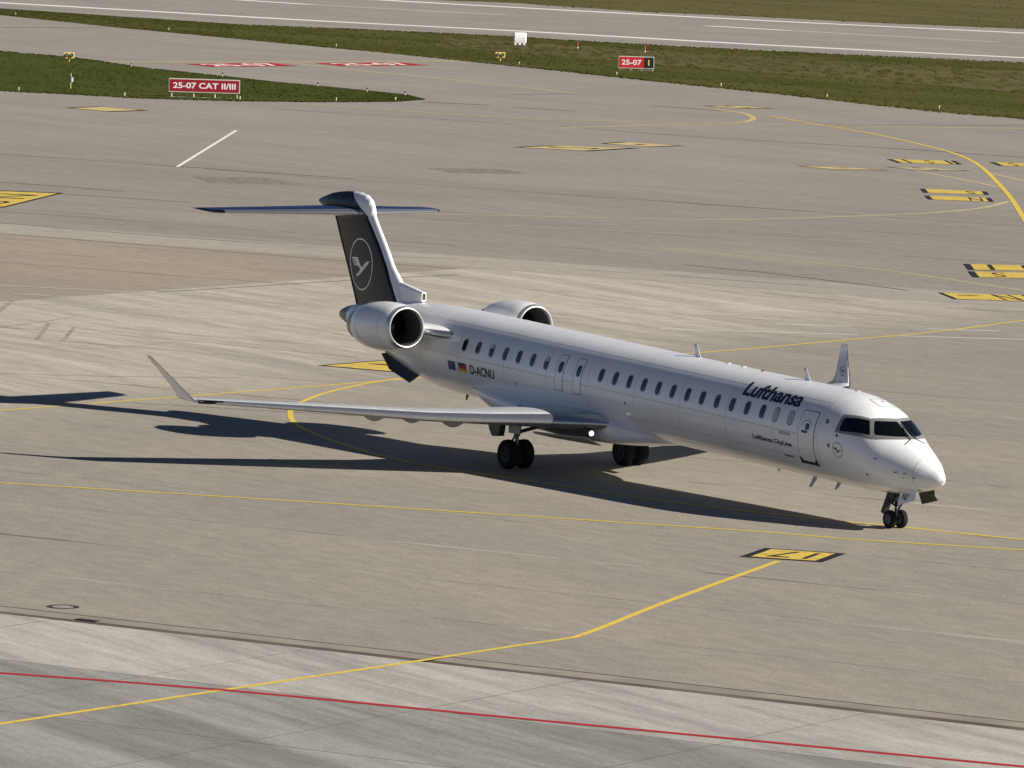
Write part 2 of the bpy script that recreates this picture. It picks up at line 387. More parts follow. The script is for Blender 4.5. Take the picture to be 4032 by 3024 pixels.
LINES=[
 ('runway_edge_line', 'w', 3.2, [(-544.55, 232.59), (-520.41, 238.64), (-491.1, 245.98), (-463.4, 252.92), (-437.79, 263.35), (-399.8, 273.32), (-369.79, 286.65), (-355.62, 292.94)]),
 ('runway_edge_line', 'w', 3.6, [(-595.94, 316.13), (-568.68, 321.23), (-541.58, 326.3), (-496.83, 337.93), (-460.6, 352.84), (-443.51, 359.87)]),
 ('runway_centre_dash', 'w', 2.4, [(-556.71, 291.3), (-537.6, 292.71)]),
 ('runway_centre_dash', 'wf', 2.2, [(-537.6, 292.71), (-502.42, 301.79)]),
 ('runway_centre_dash', 'w', 2.4, [(-469.6, 310.84), (-455.57, 313.51)]),
 ('runway_centre_dash', 'wf', 2.2, [(-455.57, 313.51), (-422.63, 321.38)]),
 ('taxi_line', 'yp', 1.1, [(-326.9, 152.61), (-330.67, 168.18), (-335.28, 183.06), (-340.09, 198.58)]),
 ('taxi_line', 'yf', 0.6, [(-330.07, 173.94), (-316.02, 172.08), (-301.85, 171.06), (-283.04, 169.48), (-268.9, 167.21)]),
 ('taxi_line', 'yp', 0.5, [(-246.11, 127.97), (-236.48, 130.78), (-224.83, 134.17), (-222.45, 137.14), (-219.94, 145.3), (-220.53, 151.25), (-224.32, 155.01), (-228.07, 157.75), (-235.63, 161.85), (-242.39, 163.46)]),
 ('taxi_line', 'yf', 0.6, [(-211.29, 129.85), (-217.52, 147.83), (-216.71, 156.83)]),
 ('taxi_line', 'yp', 0.7, [(-216.71, 156.83), (-215.59, 162.8), (-213.82, 172.94), (-213.08, 177.17)]),
 ('taxi_line', 'y', 0.30, [(-231.57, 161.52), (-217.62, 156.97), (-210.85, 154.86), (-202.19, 151.81), (-192.07, 147.61), (-181.8, 143.02), (-171.23, 137.4), (-159.75, 130.36), (-145.59, 121.18), (-131.06, 111.63), (-112.33, 98.96), (-81.07, 77.8)]),
 ('taxi_line', 'yf', 0.36, [(-155.19, 127.6), (-147.3, 124.45), (-141.62, 122.19)]),
 ('taxi_line', 'yf', 0.36, [(-157.82, 123.7), (-149.87, 121.11), (-144.75, 119.32), (-140.59, 117.69)]),
 ('taxi_line', 'yf', 0.4, [(-118.16, 60.93), (-117.28, 65.54), (-113.19, 75.7), (-112.55, 80.52), (-113.67, 85.52), (-115.48, 91.1), (-117.38, 96.3), (-121.47, 102.61), (-127.27, 108.77)]),
 ('taxi_line', 'yf', 0.26, [(-112.97, 58.03), (-110.61, 61.58), (-102.78, 69.03), (-97.85, 73.82), (-93.78, 79.13), (-89.53, 82.34)]),
 ('taxi_line', 'yf', 0.26, [(-92.15, 62.21), (-80.66, 64.16), (-76.15, 64.83), (-68.7, 64.25), (-63.95, 63.69), (-59.44, 63.16)]),
 ('taxi_line', 'y', 0.19, [(-19.44, -12.66), (-20.76, -9.27), (-24.41, 0.11), (-28.54, 10.37), (-36.47, 27.89), (-37.79, 31.17), (-40.92, 37.94), (-44.23, 45.07), (-48.76, 52.62), (-53.07, 59.8)]),
 ('taxi_line', 'y', 0.19, [(-28.97, 10.74), (-27.01, 7.98), (-25.02, 5.74), (-23.48, 4.21), (-21.27, 2.32), (-19.07, 0.72), (-17.97, 0.07), (-16.21, -0.88), (-14.46, -1.69), (-13.37, -2.1), (-10.54, -2.98), (-7.53, -3.68), (-5.0, -4.14), (-2.05, -4.38), (10.17, -2.46), (11.62, -1.98), (12.97, -1.45), (14.31, -0.92), (15.42, -0.46), (16.52, 0.11), (17.2, 0.4), (19.02, 1.16), (22.79, 2.76)]),
 ('taxi_line', 'y', 0.18, [(-3.06, -22.17), (-0.15, -19.49), (5.59, -14.22), (11.43, -9.13), (17.14, -4.28), (19.27, -2.93), (22.95, 0.34), (25.59, 2.69)]),
 ('stand_lead_line', 'y', 0.18, [(44.93, -44.15), (43.65, -41.22), (40.5, -34.05), (37.58, -27.25), (36.16, -24.13), (35.22, -21.85), (30.14, -16.07), (23.19, -7.94)]),
 ('red_stand_line', 'r', 0.25, [(34.22, -39.7), (36.55, -37.7), (40.6, -34.22), (46.42, -30.35), (50.7, -27.45), (56.1, -23.83), (58.39, -22.29)]),
 ('white_bar', 'w', 0.22, [(-161.3, 72.25), (-204.97, 100.08)]),
 ('road_edge_line', 'wf', 0.28, [(-74.47, 14.98), (-72.83, 16.57), (-69.22, 20.06), (-64.98, 23.92)]),
 ('road_dash', 'wf', 0.26, [(-68.34, 15.01), (-67.07, 16.01)]),
 ('road_dash', 'wf', 0.26, [(-66.44, 16.14), (-65.69, 17.18)]),
 ('road_dash', 'wf', 0.26, [(-63.13, 19.43), (-61.02, 21.68)]),
 ('road_edge_line', 'wf', 0.28, [(-65.77, 10.75), (-64.18, 12.28), (-59.7, 16.58), (-56.54, 20.05)]),
 ('road_edge_line', 'wf', 0.22, [(-54.24, 37.93), (-52.28, 42.38), (-49.69, 46.42), (-47.27, 51.53), (-46.35, 53.49)]),
 ('road_dash', 'w', 0.2, [(-50.87, 35.77), (-50.38, 37.3)]),
 ('road_dash', 'w', 0.2, [(-48.78, 40.04), (-47.19, 42.71)]),
 ('road_dash', 'w', 0.2, [(-45.44, 45.27), (-43.94, 47.92)]),
 ('road_edge_line', 'w', 0.2, [(-47.3, 33.48), (-43.33, 40.39)]),
 ('road_edge_line', 'w', 0.2, [(-42.46, 41.79), (-39.95, 46.2), (-38.94, 47.98)]),
]
POLYS={
  'grass_strip_up':[(-521.83, 221.91), (-493.47, 225.27), (-459.6, 229.29), (-445.97, 230.98), (-435.32, 240.06), (-416.69, 250.55), (-407.78, 251.11), (-391.59, 255.83), (-371.87, 265.06), (-354.33, 275.38), (-342.04, 282.61)],
  'grass_strip_lo':[(-515.58, 219.03), (-467.67, 212.47), (-428.55, 207.12), (-385.22, 203.3), (-357.83, 201.17), (-329.08, 197.41), (-296.99, 192.45), (-269.49, 188.92), (-241.97, 183.96), (-229.14, 184.11), (-212.97, 184.3)],
  'far_grass':[(-573.64, 331.97), (-566.58, 341.47), (-530.55, 337.88), (-513.53, 349.04), (-495.04, 354.99), (-479.04, 366.28), (-464.97, 376.21)],
  'island_up':[(-375.53, 153.1), (-350.59, 154.38), (-338.91, 154.98), (-328.58, 153.47), (-314.91, 150.31), (-297.39, 149.16), (-286.34, 148.02), (-279.24, 148.25), (-269.78, 147.92), (-262.96, 147.43), (-255.57, 144.61)],
  'island_lo':[(-274.06, 105.33), (-264.52, 111.67), (-259.37, 115.09), (-253.48, 118.05), (-249.97, 124.22), (-249.23, 131.97), (-251.01, 139.21), (-255.15, 144.37)],
  'brown':[(-104.04, 32.06), (-94.97, 36.0), (-84.74, 40.22), (-76.69, 35.8), (-70.0, 21.85), (-73.35, 16.83)],
  'band':[(-70.17, 21.94), (-76.6, 35.75), (-75.77, 38.1), (-76.68, 41.42), (-75.72, 40.85), (-74.2, 37.19), (-73.68, 34.08), (-68.55, 21.85)],
  'red1':[(-324.5, 160.02), (-329.63, 171.75), (-322.35, 170.58), (-318.05, 159.29)],
  'red2':[(-329.89, 176.55), (-334.87, 188.6), (-327.74, 187.58), (-323.57, 175.9)],
  'yb17':[(20.46, -6.55), (22.25, -5.1), (23.79, -6.92), (22.05, -8.43)],
  'yb_left':[(-136.16, 51.88), (-123.95, 42.16), (-125.88, 39.41), (-138.48, 49.14)],
  'yb_strake':[(-34.32, 10.32), (-35.92, 13.9), (-32.7, 15.31), (-31.33, 11.77)],
  'yb_far1':[(-236.79, 103.19), (-239.39, 107.19), (-233.35, 108.34), (-230.77, 103.87)],
  'yb_mid1':[(-184.77, 109.88), (-187.29, 114.49), (-183.88, 119.41), (-179.94, 112.83)],
  'yb_mid2':[(-189.91, 119.98), (-192.15, 123.26), (-187.04, 125.05), (-185.39, 121.2)],
  'yb_top':[(-248.36, 166.25), (-249.24, 169.94), (-244.42, 170.65), (-243.54, 166.63)],
  'yb_r1':[(-171.59, 130.91), (-169.61, 135.04), (-165.17, 132.51), (-167.13, 128.66)],
  'yb_r1b':[(-168.13, 136.79), (-166.15, 140.72), (-161.75, 138.15), (-163.91, 134.54)],
  'yb_r2':[(-163.51, 118.26), (-162.84, 120.53), (-158.52, 122.14), (-158.98, 118.16)],
  'yb_r3':[(-162.38, 124.44), (-161.88, 127.07), (-157.89, 127.99), (-158.2, 124.47)],
  'yb_s1':[(-139.5, 111.04), (-136.56, 113.87), (-133.25, 111.67), (-135.52, 108.51)],
  'yb_s2':[(-132.88, 106.69), (-130.48, 109.78), (-126.7, 107.3), (-129.21, 104.4)],
  'yb_t1':[(-80.12, 71.86), (-78.06, 75.82), (-74.77, 73.78), (-76.31, 69.41)],
  'yb_t2':[(-75.52, 68.82), (-73.49, 72.74), (-70.23, 70.71), (-71.85, 66.5)],
  'yb_n':[(-63.42, 58.53), (-61.53, 61.93), (-57.74, 60.22), (-59.8, 56.85)],
}
PTS={
  'cat_sign':(-254.82, 124.46),
  'rwy_sign':(-320.53, 205.84),
  'guard1':(-326.05, 149.09),
  'guard2':(-341.29, 203.48),
  'white_box':(-386.96, 233.52),
  'stake1':(-378.56, 235.43),
  'stake2':(-370.02, 238.35),
  'pole':(-269.06, 120.14),
  'lights_y':[(-264.81, 113.43), (-256.51, 118.4), (-251.68, 125.89), (-251.01, 134.05), (-252.67, 140.34)],
  'lights_d':[(-315.78, 150.0), (-295.91, 148.38), (-277.41, 147.29), (-267.96, 146.56), (-262.06, 146.69)],
  'lights_g':[(-467.74, 214.5), (-420.02, 209.13), (-375.02, 204.41), (-332.23, 200.09), (-309.41, 196.67), (-286.86, 193.29), (-265.54, 190.05), (-245.43, 187.44)],
  'manhole':(26.33, -30.93),
  'drain':(28.68, -31.52),
  'patch':[(-151.55, 67.97), (-150.0, 72.01), (-143.49, 70.93), (-145.64, 65.94)],
  'patch2':[(-160.46, 88.98), (-159.58, 93.73), (-154.72, 92.93), (-155.13, 87.79)],
  'tyre1':[(-46.28, 4.81), (-46.72, 5.27), (-53.92, 9.43), (-53.95, 9.23)],
  'tyre2':[(-45.57, 5.53), (-46.08, 6.06), (-52.45, 9.8), (-52.12, 9.45)],
  'tyre3':[(-58.87, 9.64), (-61.57, 10.98), (-66.69, 14.22), (-66.9, 14.59)],
}
SEAMS= [[(-176.79, 66.42), (-174.88, 67.2), (-163.01, 72.03), (-149.24, 77.62)], [(-147.7, 52.13), (-146.1, 52.92), (-142.07, 54.89), (-137.53, 56.14)], [(-135.17, 51.38), (-128.1, 55.49)], [(-122.83, 39.92), (-121.27, 40.6), (-111.61, 44.81), (-101.69, 49.51), (-98.38, 50.33), (-94.8, 52.19)], [(-113.66, 35.42), (-112.09, 36.05), (-103.79, 39.34), (-92.41, 44.41), (-87.43, 44.44), (-86.09, 47.01)], [(-106.11, 31.71), (-104.6, 32.33), (-95.29, 36.17), (-85.24, 40.42), (-83.17, 41.82), (-79.52, 43.11)], [(-87.1, 22.38), (-85.89, 23.05), (-80.61, 25.97), (-76.05, 27.57)], [(-68.38, 21.76), (-73.68, 34.08), (-75.07, 37.69), (-76.36, 41.23)], [(-202.98, 133.23), (-191.48, 138.11), (-184.95, 140.54), (-174.42, 144.22), (-172.46, 144.91)], [(-128.34, 85.4), (-119.09, 89.18), (-113.82, 91.04), (-106.4, 94.64), (-105.02, 95.31)], [(-159.17, 72.89), (-149.89, 75.87), (-140.93, 79.99), (-128.34, 85.4)], [(-81.1, 56.43), (-75.87, 57.58), (-69.97, 57.8), (-64.96, 57.95)], [(-52.94, 5.61), (-52.22, 6.34), (-50.84, 7.73), (-47.07, 9.94), (-44.26, 11.2), (-37.34, 13.65)], [(-45.13, 3.83), (-42.38, 5.18), (-44.81, 10.12)], [(-52.22, 6.34), (-54.16, 8.91), (-56.51, 11.88)], [(-85.75, 72.0), (-79.78, 75.23), (-78.59, 75.88)], [(-242.57, 144.94), (-237.51, 147.71)], [(-266.44, 159.42), (-268.9, 167.21)], [(-213.67, 131.32), (-196.75, 134.23), (-185.87, 140.49), (-174.08, 143.97), (-172.02, 144.58)], [(-237.71, 121.09), (-216.7, 129.25)], [(-251.43, 142.19), (-246.25, 145.01)], [(-422.55, 190.08), (-425.63, 204.47)], [(-217.4, 157.09), (-219.28, 176.92)], [(-248.48, 161.48), (-239.28, 162.08)], [(-54.9, 53.93), (-52.76, 55.54), (-51.86, 56.22)], [(-64.22, 49.92), (-59.62, 51.15)], [(-75.77, 51.72), (-72.05, 52.89), (-68.3, 54.87)], [(-33.61, -2.89), (-31.65, 0.55), (-30.46, 5.05)], [(-22.27, -3.6), (-16.47, 1.73)]]

# painted lines, each on the pavement it lies on
PARENT = {'runway_edge_line': runway, 'runway_centre_dash': runway, 'red_stand_line': apron, 'stand_lead_line': taxiway}
for i, (nm, mk, w, pts) in enumerate(LINES):
    farther = pts[0][0] < -195 or pts[-1][0] < -195
    z = (.020 if nm.startswith('runway') else .006 if not farther else .010) + .0007 * (i % 5)
    v, f = ribbon(smooth_line(pts), w, z)
    ob(nm, v, f, PM[mk], PARENT.get(nm, far if farther else taxiway))
# taped seams in the far asphalt, with one dark shadow line painted among them
for pts in SEAMS:
    D = (Vector((*pts[len(pts) // 2], 0)) - Vector(C_)).length; L = smooth_line(pts, 2.0)
    L = [Vector(p) + Vector((rnd.uniform(-.1, .1), rnd.uniform(-.1, .1))) * (D / 250) for p in L]
    par = far if pts[0][0] < -195 else taxiway; i0 = 0
    while i0 < len(L) - 1:                      # sealed and open stretches differ in width
        i1 = min(len(L) - 1, i0 + rnd.randint(3, 9)); w = .06 * (D / 170) ** 2.4 * rnd.uniform(.3, 1.15)
        v, f = ribbon(L[i0:i1 + 1], w, .0035); ob('seam', v, f, 'joint_dark' if rnd.random() < .6 else 'joint', par); i0 = i1

def islands(V, F):
    """split triangles into connected pieces"""
    par = list(range(len(V)))
    def find(i):
        while par[i] != i: par[i] = par[par[i]]; i = par[i]
        return i
    for f in F:
        for i in f[1:]: par[find(i)] = find(f[0])
    out = {}
    for f in F: out.setdefault(find(f[0]), []).append(f)
    res = []
    for fs in out.values():
        ids = sorted({i for f in fs for i in f}); mp = {i: k for k, i in enumerate(ids)}
        res.append(([V[i] for i in ids], [tuple(mp[i] for i in f) for f in fs]))
    return res
def quad(P, s, t): # s left->right, t bottom->top of a marking as the camera sees it
    tl, tr, br, bl = [Vector(p) for p in P]
    return (bl * (1 - s) + br * s) * (1 - t) + (tl * (1 - s) + tr * s) * t
def q_sheet(P, s0, s1, t0, t1, z): return [(*quad(P, s, t), z) for s, t in ((s0, t0), (s1, t0), (s1, t1), (s0, t1))]
def marking(key, text=None, ends=.06, rims=.07, tw=.5, th=.62, cx=.5, rot=True, face='paint_yellow_worn', dark='paint_black', ink='paint_black', z=.010, par=None, bold=0.0, extra=()):
    P = POLYS[key]
    o = ob('painted_sign', q_sheet(P, 0, 1, 0, 1, z), [(0, 1, 2, 3)], dark, par or taxiway)
    ob('sign_field', q_sheet(P, ends, 1 - ends, rims, 1 - rims, z + .004), [(0, 1, 2, 3)], face, o)
    if text:
        V, F = glyphs(text, tw, th, bold)
        sg = -1 if rot else 1
        for Vc, Fc in islands(V, F): ob('letter', [(*quad(P, cx + sg * x, .5 + sg * y), z + .008) for x, y in Vc], Fc, ink, o)
    for (s0, s1, t0, t1) in extra: ob('stroke', q_sheet(P, s0, s1, t0, t1, z + .008), [(0, 1, 2, 3)], ink, o)
    return o
marking('yb17', '17', .11, .08, .50, .62, bold=.0)
marking('yb_left', 'S N', .05, .06, .6, .6)
marking('yb_strake', 'N', .05, .06, .35, .6, cx=.72)
marking('yb_far1', None, .06, .12, face='paint_yellow_pale', par=far)
marking('yb_mid1', 'S', .05, .1, .3, .6, face='paint_yellow_pale')
marking('yb_mid2', None, .05, .1, face='paint_yellow_pale', extra=[(.35, .6, .42, .56)])
marking('yb_top', 'S', .06, .12, .25, .6, face='paint_yellow_pale', par=far)
marking('yb_r1', 'S', .08, .03, .10, .8, cx=.56, extra=[(.20, .25, .04, .96), (.83, .88, .04, .96)])
marking('yb_r1b', 'S', .08, .03, .10, .8, cx=.30)
marking('yb_r2', None, .05, .1, face='paint_yellow_pale', extra=[(.45, .75, .46, .58)])
marking('yb_r3', 'S', .05, .1, .2, .6, face='paint_yellow_faint')
marking('yb_s1', 'S', .08, .02, .14, .7, cx=.74)
marking('yb_s2', 'N', .08, .02, .20, .8, cx=.75)
marking('yb_t1', None, .075, .02, extra=[(.25, .30, .05, .95), (.62, .67, .05, .95)])
marking('yb_t2', 'S', .075, .02, .14, .75, cx=.31)
marking('yb_n', 'N', .05, .03, .22, .85, cx=.70, extra=[(.16, .40, .60, .68)])
marking('red1', '25-07', .03, .05, .80, .72, bold=.02, rot=False, face='paint_red', dark='paint_red', ink='paint_white', z=.016, par=far)
marking('red2', '25-07', .03, .05, .80, .72, bold=.02, rot=False, face='paint_red', dark='paint_red', ink='paint_white', z=.016, par=far)
for key in ('patch', 'patch2'): ob('repair_patch', [(*p, .004) for p in PTS[key]], [(0, 1, 2, 3)], 'patch', taxiway)
for key in ('tyre1', 'tyre2', 'tyre3'): ob('tyre_mark', [(*p, .0045) for p in PTS[key]], [(0, 1, 2, 3)], 'tyre_mark', taxiway)
# manhole: iron ring round a concrete lid
mx, my = PTS['manhole']
mh = struct(MB().rev([(0, .27), (.006, .27), (.006, .40), (0, .40)], (mx, my, .001), (0, 0, 1), 40).build('manhole', 'iron'), 'round manhole with a dark iron ring in the taxiway')
MB().rev([(.003, .001), (.003, .27)], (mx, my, .001), (0, 0, 1), 40).build('lid', 'pavement_plain', mh)
dx, dy = PTS['drain']
MB().box((dx - .02, dy + .06, -.02), (.62, .22, .02), rz=math.radians(26.5)).build('grating', 'iron', channel)

# ------------------------------------------------------------------ grass
def resample(pts, n):
    P = [Vector(p) for p in pts]; d = [0]
    for i in range(1, len(P)): d.append(d[-1] + (P[i] - P[i - 1]).length)
    out = []
    for k in range(n):
        s = d[-1] * k / (n - 1); i = max(j for j in range(len(d)) if d[j] <= s + 1e-9); i = min(i, len(P) - 2)
        out.append(P[i].lerp(P[i + 1], (s - d[i]) / (d[i + 1] - d[i])))
    return out
def grass_area(label, up, lo, mat, n, m, tufts, seed, h=.16, z=.05, tw=.35):
    r = np.random.RandomState(seed); A = resample(up, n); B = resample(lo, n)
    verts = []
    for j in range(m):
        t = j / (m - 1)
        for i in range(n):
            p = A[i].lerp(B[i], t); edge = 0 if 0 < j < m - 1 else -.045
            verts.append((p.x + r.uniform(-.15, .15), p.y + r.uniform(-.15, .15), z + edge + (r.uniform(-.02, .03) if 0 < j < m - 1 else 0)))
    faces = [(j * n + i, j * n + i + 1, (j + 1) * n + i + 1, (j + 1) * n + i) for j in range(m - 1) for i in range(n - 1)]
    V = np.array(verts); Ax = np.array([(p.x, p.y) for p in A]); Bx = np.array([(p.x, p.y) for p in B])
    q = r.uniform(0, n - 1.001, tufts); ii = q.astype(int); fr = (q - ii)[:, None]; tt = (r.beta(.9, .9, tufts))[:, None] * 1.02 - .01
    base = (Ax[ii] * (1 - fr) + Ax[ii + 1] * fr) * (1 - tt) + (Bx[ii] * (1 - fr) + Bx[ii + 1] * fr) * tt
    ang = math.radians(58) + r.uniform(-.6, .6, tufts); ww = r.uniform(.4, 1.3, tufts) * tw; hh = r.uniform(.35, 1.25, tufts) * h
    dx = np.c_[np.cos(ang), np.sin(ang)] * ww[:, None] / 2; off = r.uniform(-.3, .3, (tufts, 2)) * hh[:, None]
    p0 = np.c_[base - dx, np.full(tufts, -.01)]; p1 = np.c_[base + dx, np.full(tufts, -.01)]
    p2 = np.c_[base + dx * .6 + off, z + hh]; p3 = np.c_[base - dx * .5 + off, z + hh * r.uniform(.5, 1, tufts)]
    T = np.stack([p0, p1, p2, p3], 1).reshape(-1, 3); nb = len(V)
    allv = np.concatenate([V, T]); tf = (np.arange(tufts)[:, None] * 4 + np.arange(4)[None] + nb)
    me = bpy.data.meshes.new('grass'); fa = faces + [tuple(x) for x in tf.tolist()]
    me.from_pydata(allv.tolist(), [], fa); me.materials.append(MATS[mat]); me.update()
    o = bpy.data.objects.new('grass', me); col.objects.link(o); o['kind'] = 'stuff'; tag(o, label, 'grass'); return o
grass_area('mown green grass island tapering to a point, left side', POLYS['island_up'], POLYS['island_lo'], 'grass_island', 160, 24, 34000, 1, h=.025, tw=.2)
up, lo = POLYS['grass_strip_up'], POLYS['grass_strip_lo']
grass_area('long grass strip between the runway and the taxiway', up, lo, 'grass', 260, 34, 50000, 2, h=.03, tw=.28)
# a drier swathe through the middle of the strip towards the right
A = resample(up, 40); B = resample(lo, 40)
grass_area('dry olive grass in the middle of the runway strip', [A[i].lerp(B[i], .18) for i in range(21, 40)], [A[i].lerp(B[i], .62) for i in range(21, 40)], 'grass_dry', 120, 16, 14000, 3, h=.03, z=.06, tw=.28)
fg = POLYS['far_grass']
grass_area('dry olive grass on the far side of the runway', [(-900, 560), (-700, 600), (-500, 650), (-330, 700)], [(-900, 262)] + [(-640, 322)] + fg + [(-400, 396)], 'grass_dry', 160, 30, 26000, 4, h=.05, tw=.4)

# ------------------------------------------------------------------ the airliner
# body frame: x forward, y to port, z up from the fuselage axis; it sits nose-down by TILT
ZC, TILT = 2.8206, math.atan(-.0314)
ct, st_ = math.cos(TILT), math.sin(TILT)
def W(p): return (p[0] * ct - p[2] * st_, p[1], p[0] * st_ + p[2] * ct + ZC)
plane = thing('airliner', (0, 0, 0), 'white twin-engine regional jet with dark blue tail taxiing on the yellow line', 'airplane')
ST=[(19.57,-.642,-.642,0),(19.45,-.461,-.789,.136),(19.2,-.285,-.911,.30),(18.8,-.048,-1.029,.526),(18.3,.185,-1.137,.745),(17.8,.408,-1.222,.93),(17.3,.687,-1.28,1.084),(16.8,.985,-1.32,1.178),(16.3,1.165,-1.34,1.241),(15.6,1.295,-1.345,1.297),(14.9,1.338,-1.345,1.327),(14.0,1.345,-1.345,1.343),(13.0,1.345,-1.345,1.345),(-5.5,1.345,-1.345,1.345),(-6.5,1.343,-1.338,1.342),(-7.5,1.33,-1.28,1.30),(-9,1.248,-1.05,1.17),(-10.5,1.116,-.737,.953),(-12,.95,-.417,.69),(-13.2,.785,-.155,.44),(-14,.63,.02,.28),(-14.45,.48,.15,.17),(-14.7,.30,.28,.02)]
ST.sort()
SX=[s[0] for s in ST]
def _slopes(j):
    n=len(ST); d=[(ST[i+1][j]-ST[i][j])/(ST[i+1][0]-ST[i][0]) for i in range(n-1)]
    m=[0]*n; m[0]=d[0]; m[-1]=d[-1]
    for i in range(1,n-1): m[i]=2*d[i-1]*d[i]/(d[i-1]+d[i]) if d[i-1]*d[i]>0 else 0
    return m
SM=[None]+[_slopes(j) for j in (1,2,3)]
def sect(x):
    x=min(max(x,SX[0]),SX[-1]); i=0
    while i<len(SX)-2 and x>SX[i+1]: i+=1
    h=SX[i+1]-SX[i]; t=(x-SX[i])/h; o=[]
    for j in (1,2,3):
        o.append((2*t**3-3*t*t+1)*ST[i][j]+(t**3-2*t*t+t)*h*SM[j][i]+(3*t*t-2*t**3)*ST[i+1][j]+(t**3-t*t)*h*SM[j][i+1])
    a,b,c=o
    zm=b+(a-b)*(.5-(.06*min(max((1.345-a)/1.2,0),1) if x>5 else 0))
    return a,b,c,zm
def sp(x,th):  # th from top toward starboard(-y)
    a,b,c,zm=sect(x); co=math.cos(th)
    return (x,-c*math.sin(th),zm+((a-zm) if co>0 else (zm-b))*co)
def th_of_z(x,z):
    a,b,c,zm=sect(x)
    r=(z-zm)/(a-zm) if z>zm else (z-zm)/(zm-b)
    return math.acos(max(-1,min(1,r)))

def nrm(x, th):
    e = .01; a = Vector(sp(min(x + e, 19.56), th)) - Vector(sp(x - e, th)); b = Vector(sp(x, th + e)) - Vector(sp(x, th - e))
    n = a.cross(b)
    if n.length < 1e-9: return Vector((1, 0, 0))
    n.normalize(); c = Vector((0, 0, sect(x)[3])); r = Vector(sp(x, th)); d = Vector((0, r.y, r.z - c.z))
    return n if n.dot(d) >= 0 else -n
def on(x, deg, off=.004):
    th = math.radians(deg); return W(Vector(sp(x, th)) + nrm(x, th) * off)
def on_flat(V, x0, deg0, off, R=1.345):     # flat shapes (metres) laid onto the skin round (x0, deg0)
    return [on(x0 + x, deg0 - math.degrees(y / R), off) for x, y in V]
xs = [19.57 - 1.3 * (i / 26) ** 2 for i in range(1, 27)] + [18.27 - .14 * i for i in range(1, 40)]
xs += [xs[-1] - .6 * i for i in range(1, 31)]; lastx = xs[-1]
xs += [lastx - (lastx + 14.7) * i / 50 for i in range(1, 51)]
NT_ = 80
rows = [[W(sp(x, 2 * PI * i / NT_)) for i in range(NT_)] for x in xs]
m = MB().grid(rows, close=True); n0 = len(m.v)
m.v += [W((19.57, 0, -.642)), W((-14.72, 0, .29))]; m.f += [(i, (i + 1) % NT_, n0) for i in range(NT_)]
lb = (len(xs) - 1) * NT_; m.f += [(lb + (i + 1) % NT_, lb + i, n0 + 1) for i in range(NT_)]
fus = m.build('fuselage', 'white_paint', plane, True)

def rrect(w, h, r, nx=5, ny=14):
    """rounded rectangle as a grid of rows (flat coords)"""
    rows = []
    for j in range(ny + 1):
        t = math.cos(PI * (1 - j / ny)); y = t * h / 2; d = max(0, abs(y) - (h / 2 - r)); hw = w / 2 - r + math.sqrt(max(0, r * r - d * d))
        rows.append([(hw * (2 * i / nx - 1), y) for i in range(nx + 1)])
    return rows
def skin_rrect(name, x, deg, w, h, r, off, mat, parent, ny=14, nx=4):
    rows = rrect(w, h, r, nx, ny); m = MB().grid([on_flat(q, x, deg, off) for q in rows]); return m.build(name, mat, parent, True)
# cabin windows
WX = [-4.56 + .8115 * i for i in range(7)] + [3.452 + .797 * i for i in range(12)]
for x in WX:
    fr = skin_rrect('cabin_window', x, 71.0, .285, .44, .115, .003, 'window_frame', plane)
    pn = skin_rrect('pane', x, 71.0, .235, .385, .10, .0065, 'cabin_glass', fr)
    if rnd.random() < .3: hb = rnd.uniform(.08, .17); skin_rrect('blind', x, 71.0 - math.degrees((.375 / 2 - hb / 2) / 1.345), .19, hb, .04, .0085, 'plug_grey' if rnd.random() < .4 else 'blind_grey', fr, 5)
for x in (12.925, 13.685):
    fr = skin_rrect('window_plug', x, 71.2, .285, .44, .115, .003, 'outline_dark', plane)
    skin_rrect('plate', x, 71.2, .245, .395, .10, .0065, 'plug_grey', fr)
# overwing exits
for x, y0, y1 in ((1.146, 54.4, 103.2), (2.186, 54.5, 103.0)):
    dm = (y0 + y1) / 2; h = math.radians(y1 - y0) * 1.345
    d = skin_rrect('exit_door', x, dm, .47, h, .07, .003, 'outline_dark', plane, 26)
    skin_rrect('panel', x, dm, .425, h - .045, .06, .007, 'white_paint', d, 26)
    skin_rrect('exit_window', x + .02, 72.0, .235, .36, .10, .011, 'cabin_glass', d)
# passenger door
d = skin_rrect('passenger_door', 14.57, 90.5, .80, 1.60, .12, .003, 'outline_dark', plane, 30, 6)
skin_rrect('panel', 14.57, 90.5, .752, 1.552, .11, .008, 'white_paint', d, 30, 6)
m = MB()
for s0, s1 in ((0, 1),):
    R1 = [on(14.13 + .87 * i / 8, 121.5 + .3 * i / 8, .012) for i in range(9)]; R2 = [on(14.10 + .93 * i / 8, 126.2 + .3 * i / 8, .012) for i in range(9)]
    m.grid([R1, R2]); m.grid([[on(14.16, 116, .012), on(14.24, 118, .012)], [on(14.12, 122, .012), on(14.30, 122, .012)]]); m.grid([[on(14.96, 116, .012), on(14.90, 118.5, .012)], [on(15.01, 122.2, .012), on(14.84, 122, .012)]])
m.build('sill', 'sill_black', d, True)
skin_rrect('door_window', 14.60, 77.4, .20, .20, .07, .012, 'cabin_glass', d, 8)
skin_rrect('handle', 14.49, 84.0, .30, .075, .02, .012, 'outline_dark', d, 4)
arc = [(14.27 + .29 + .29 * math.cos(a_), 79.5 - 10.3 * math.sin(a_)) for a_ in [PI * (1 - i / 14) for i in range(13)]]
MB().grid([[on(x, t, .012) for x, t in arc], [on(x, t + .9, .012) for x, t in arc]]).build('placard_arc', 'outline_dark', d, True)
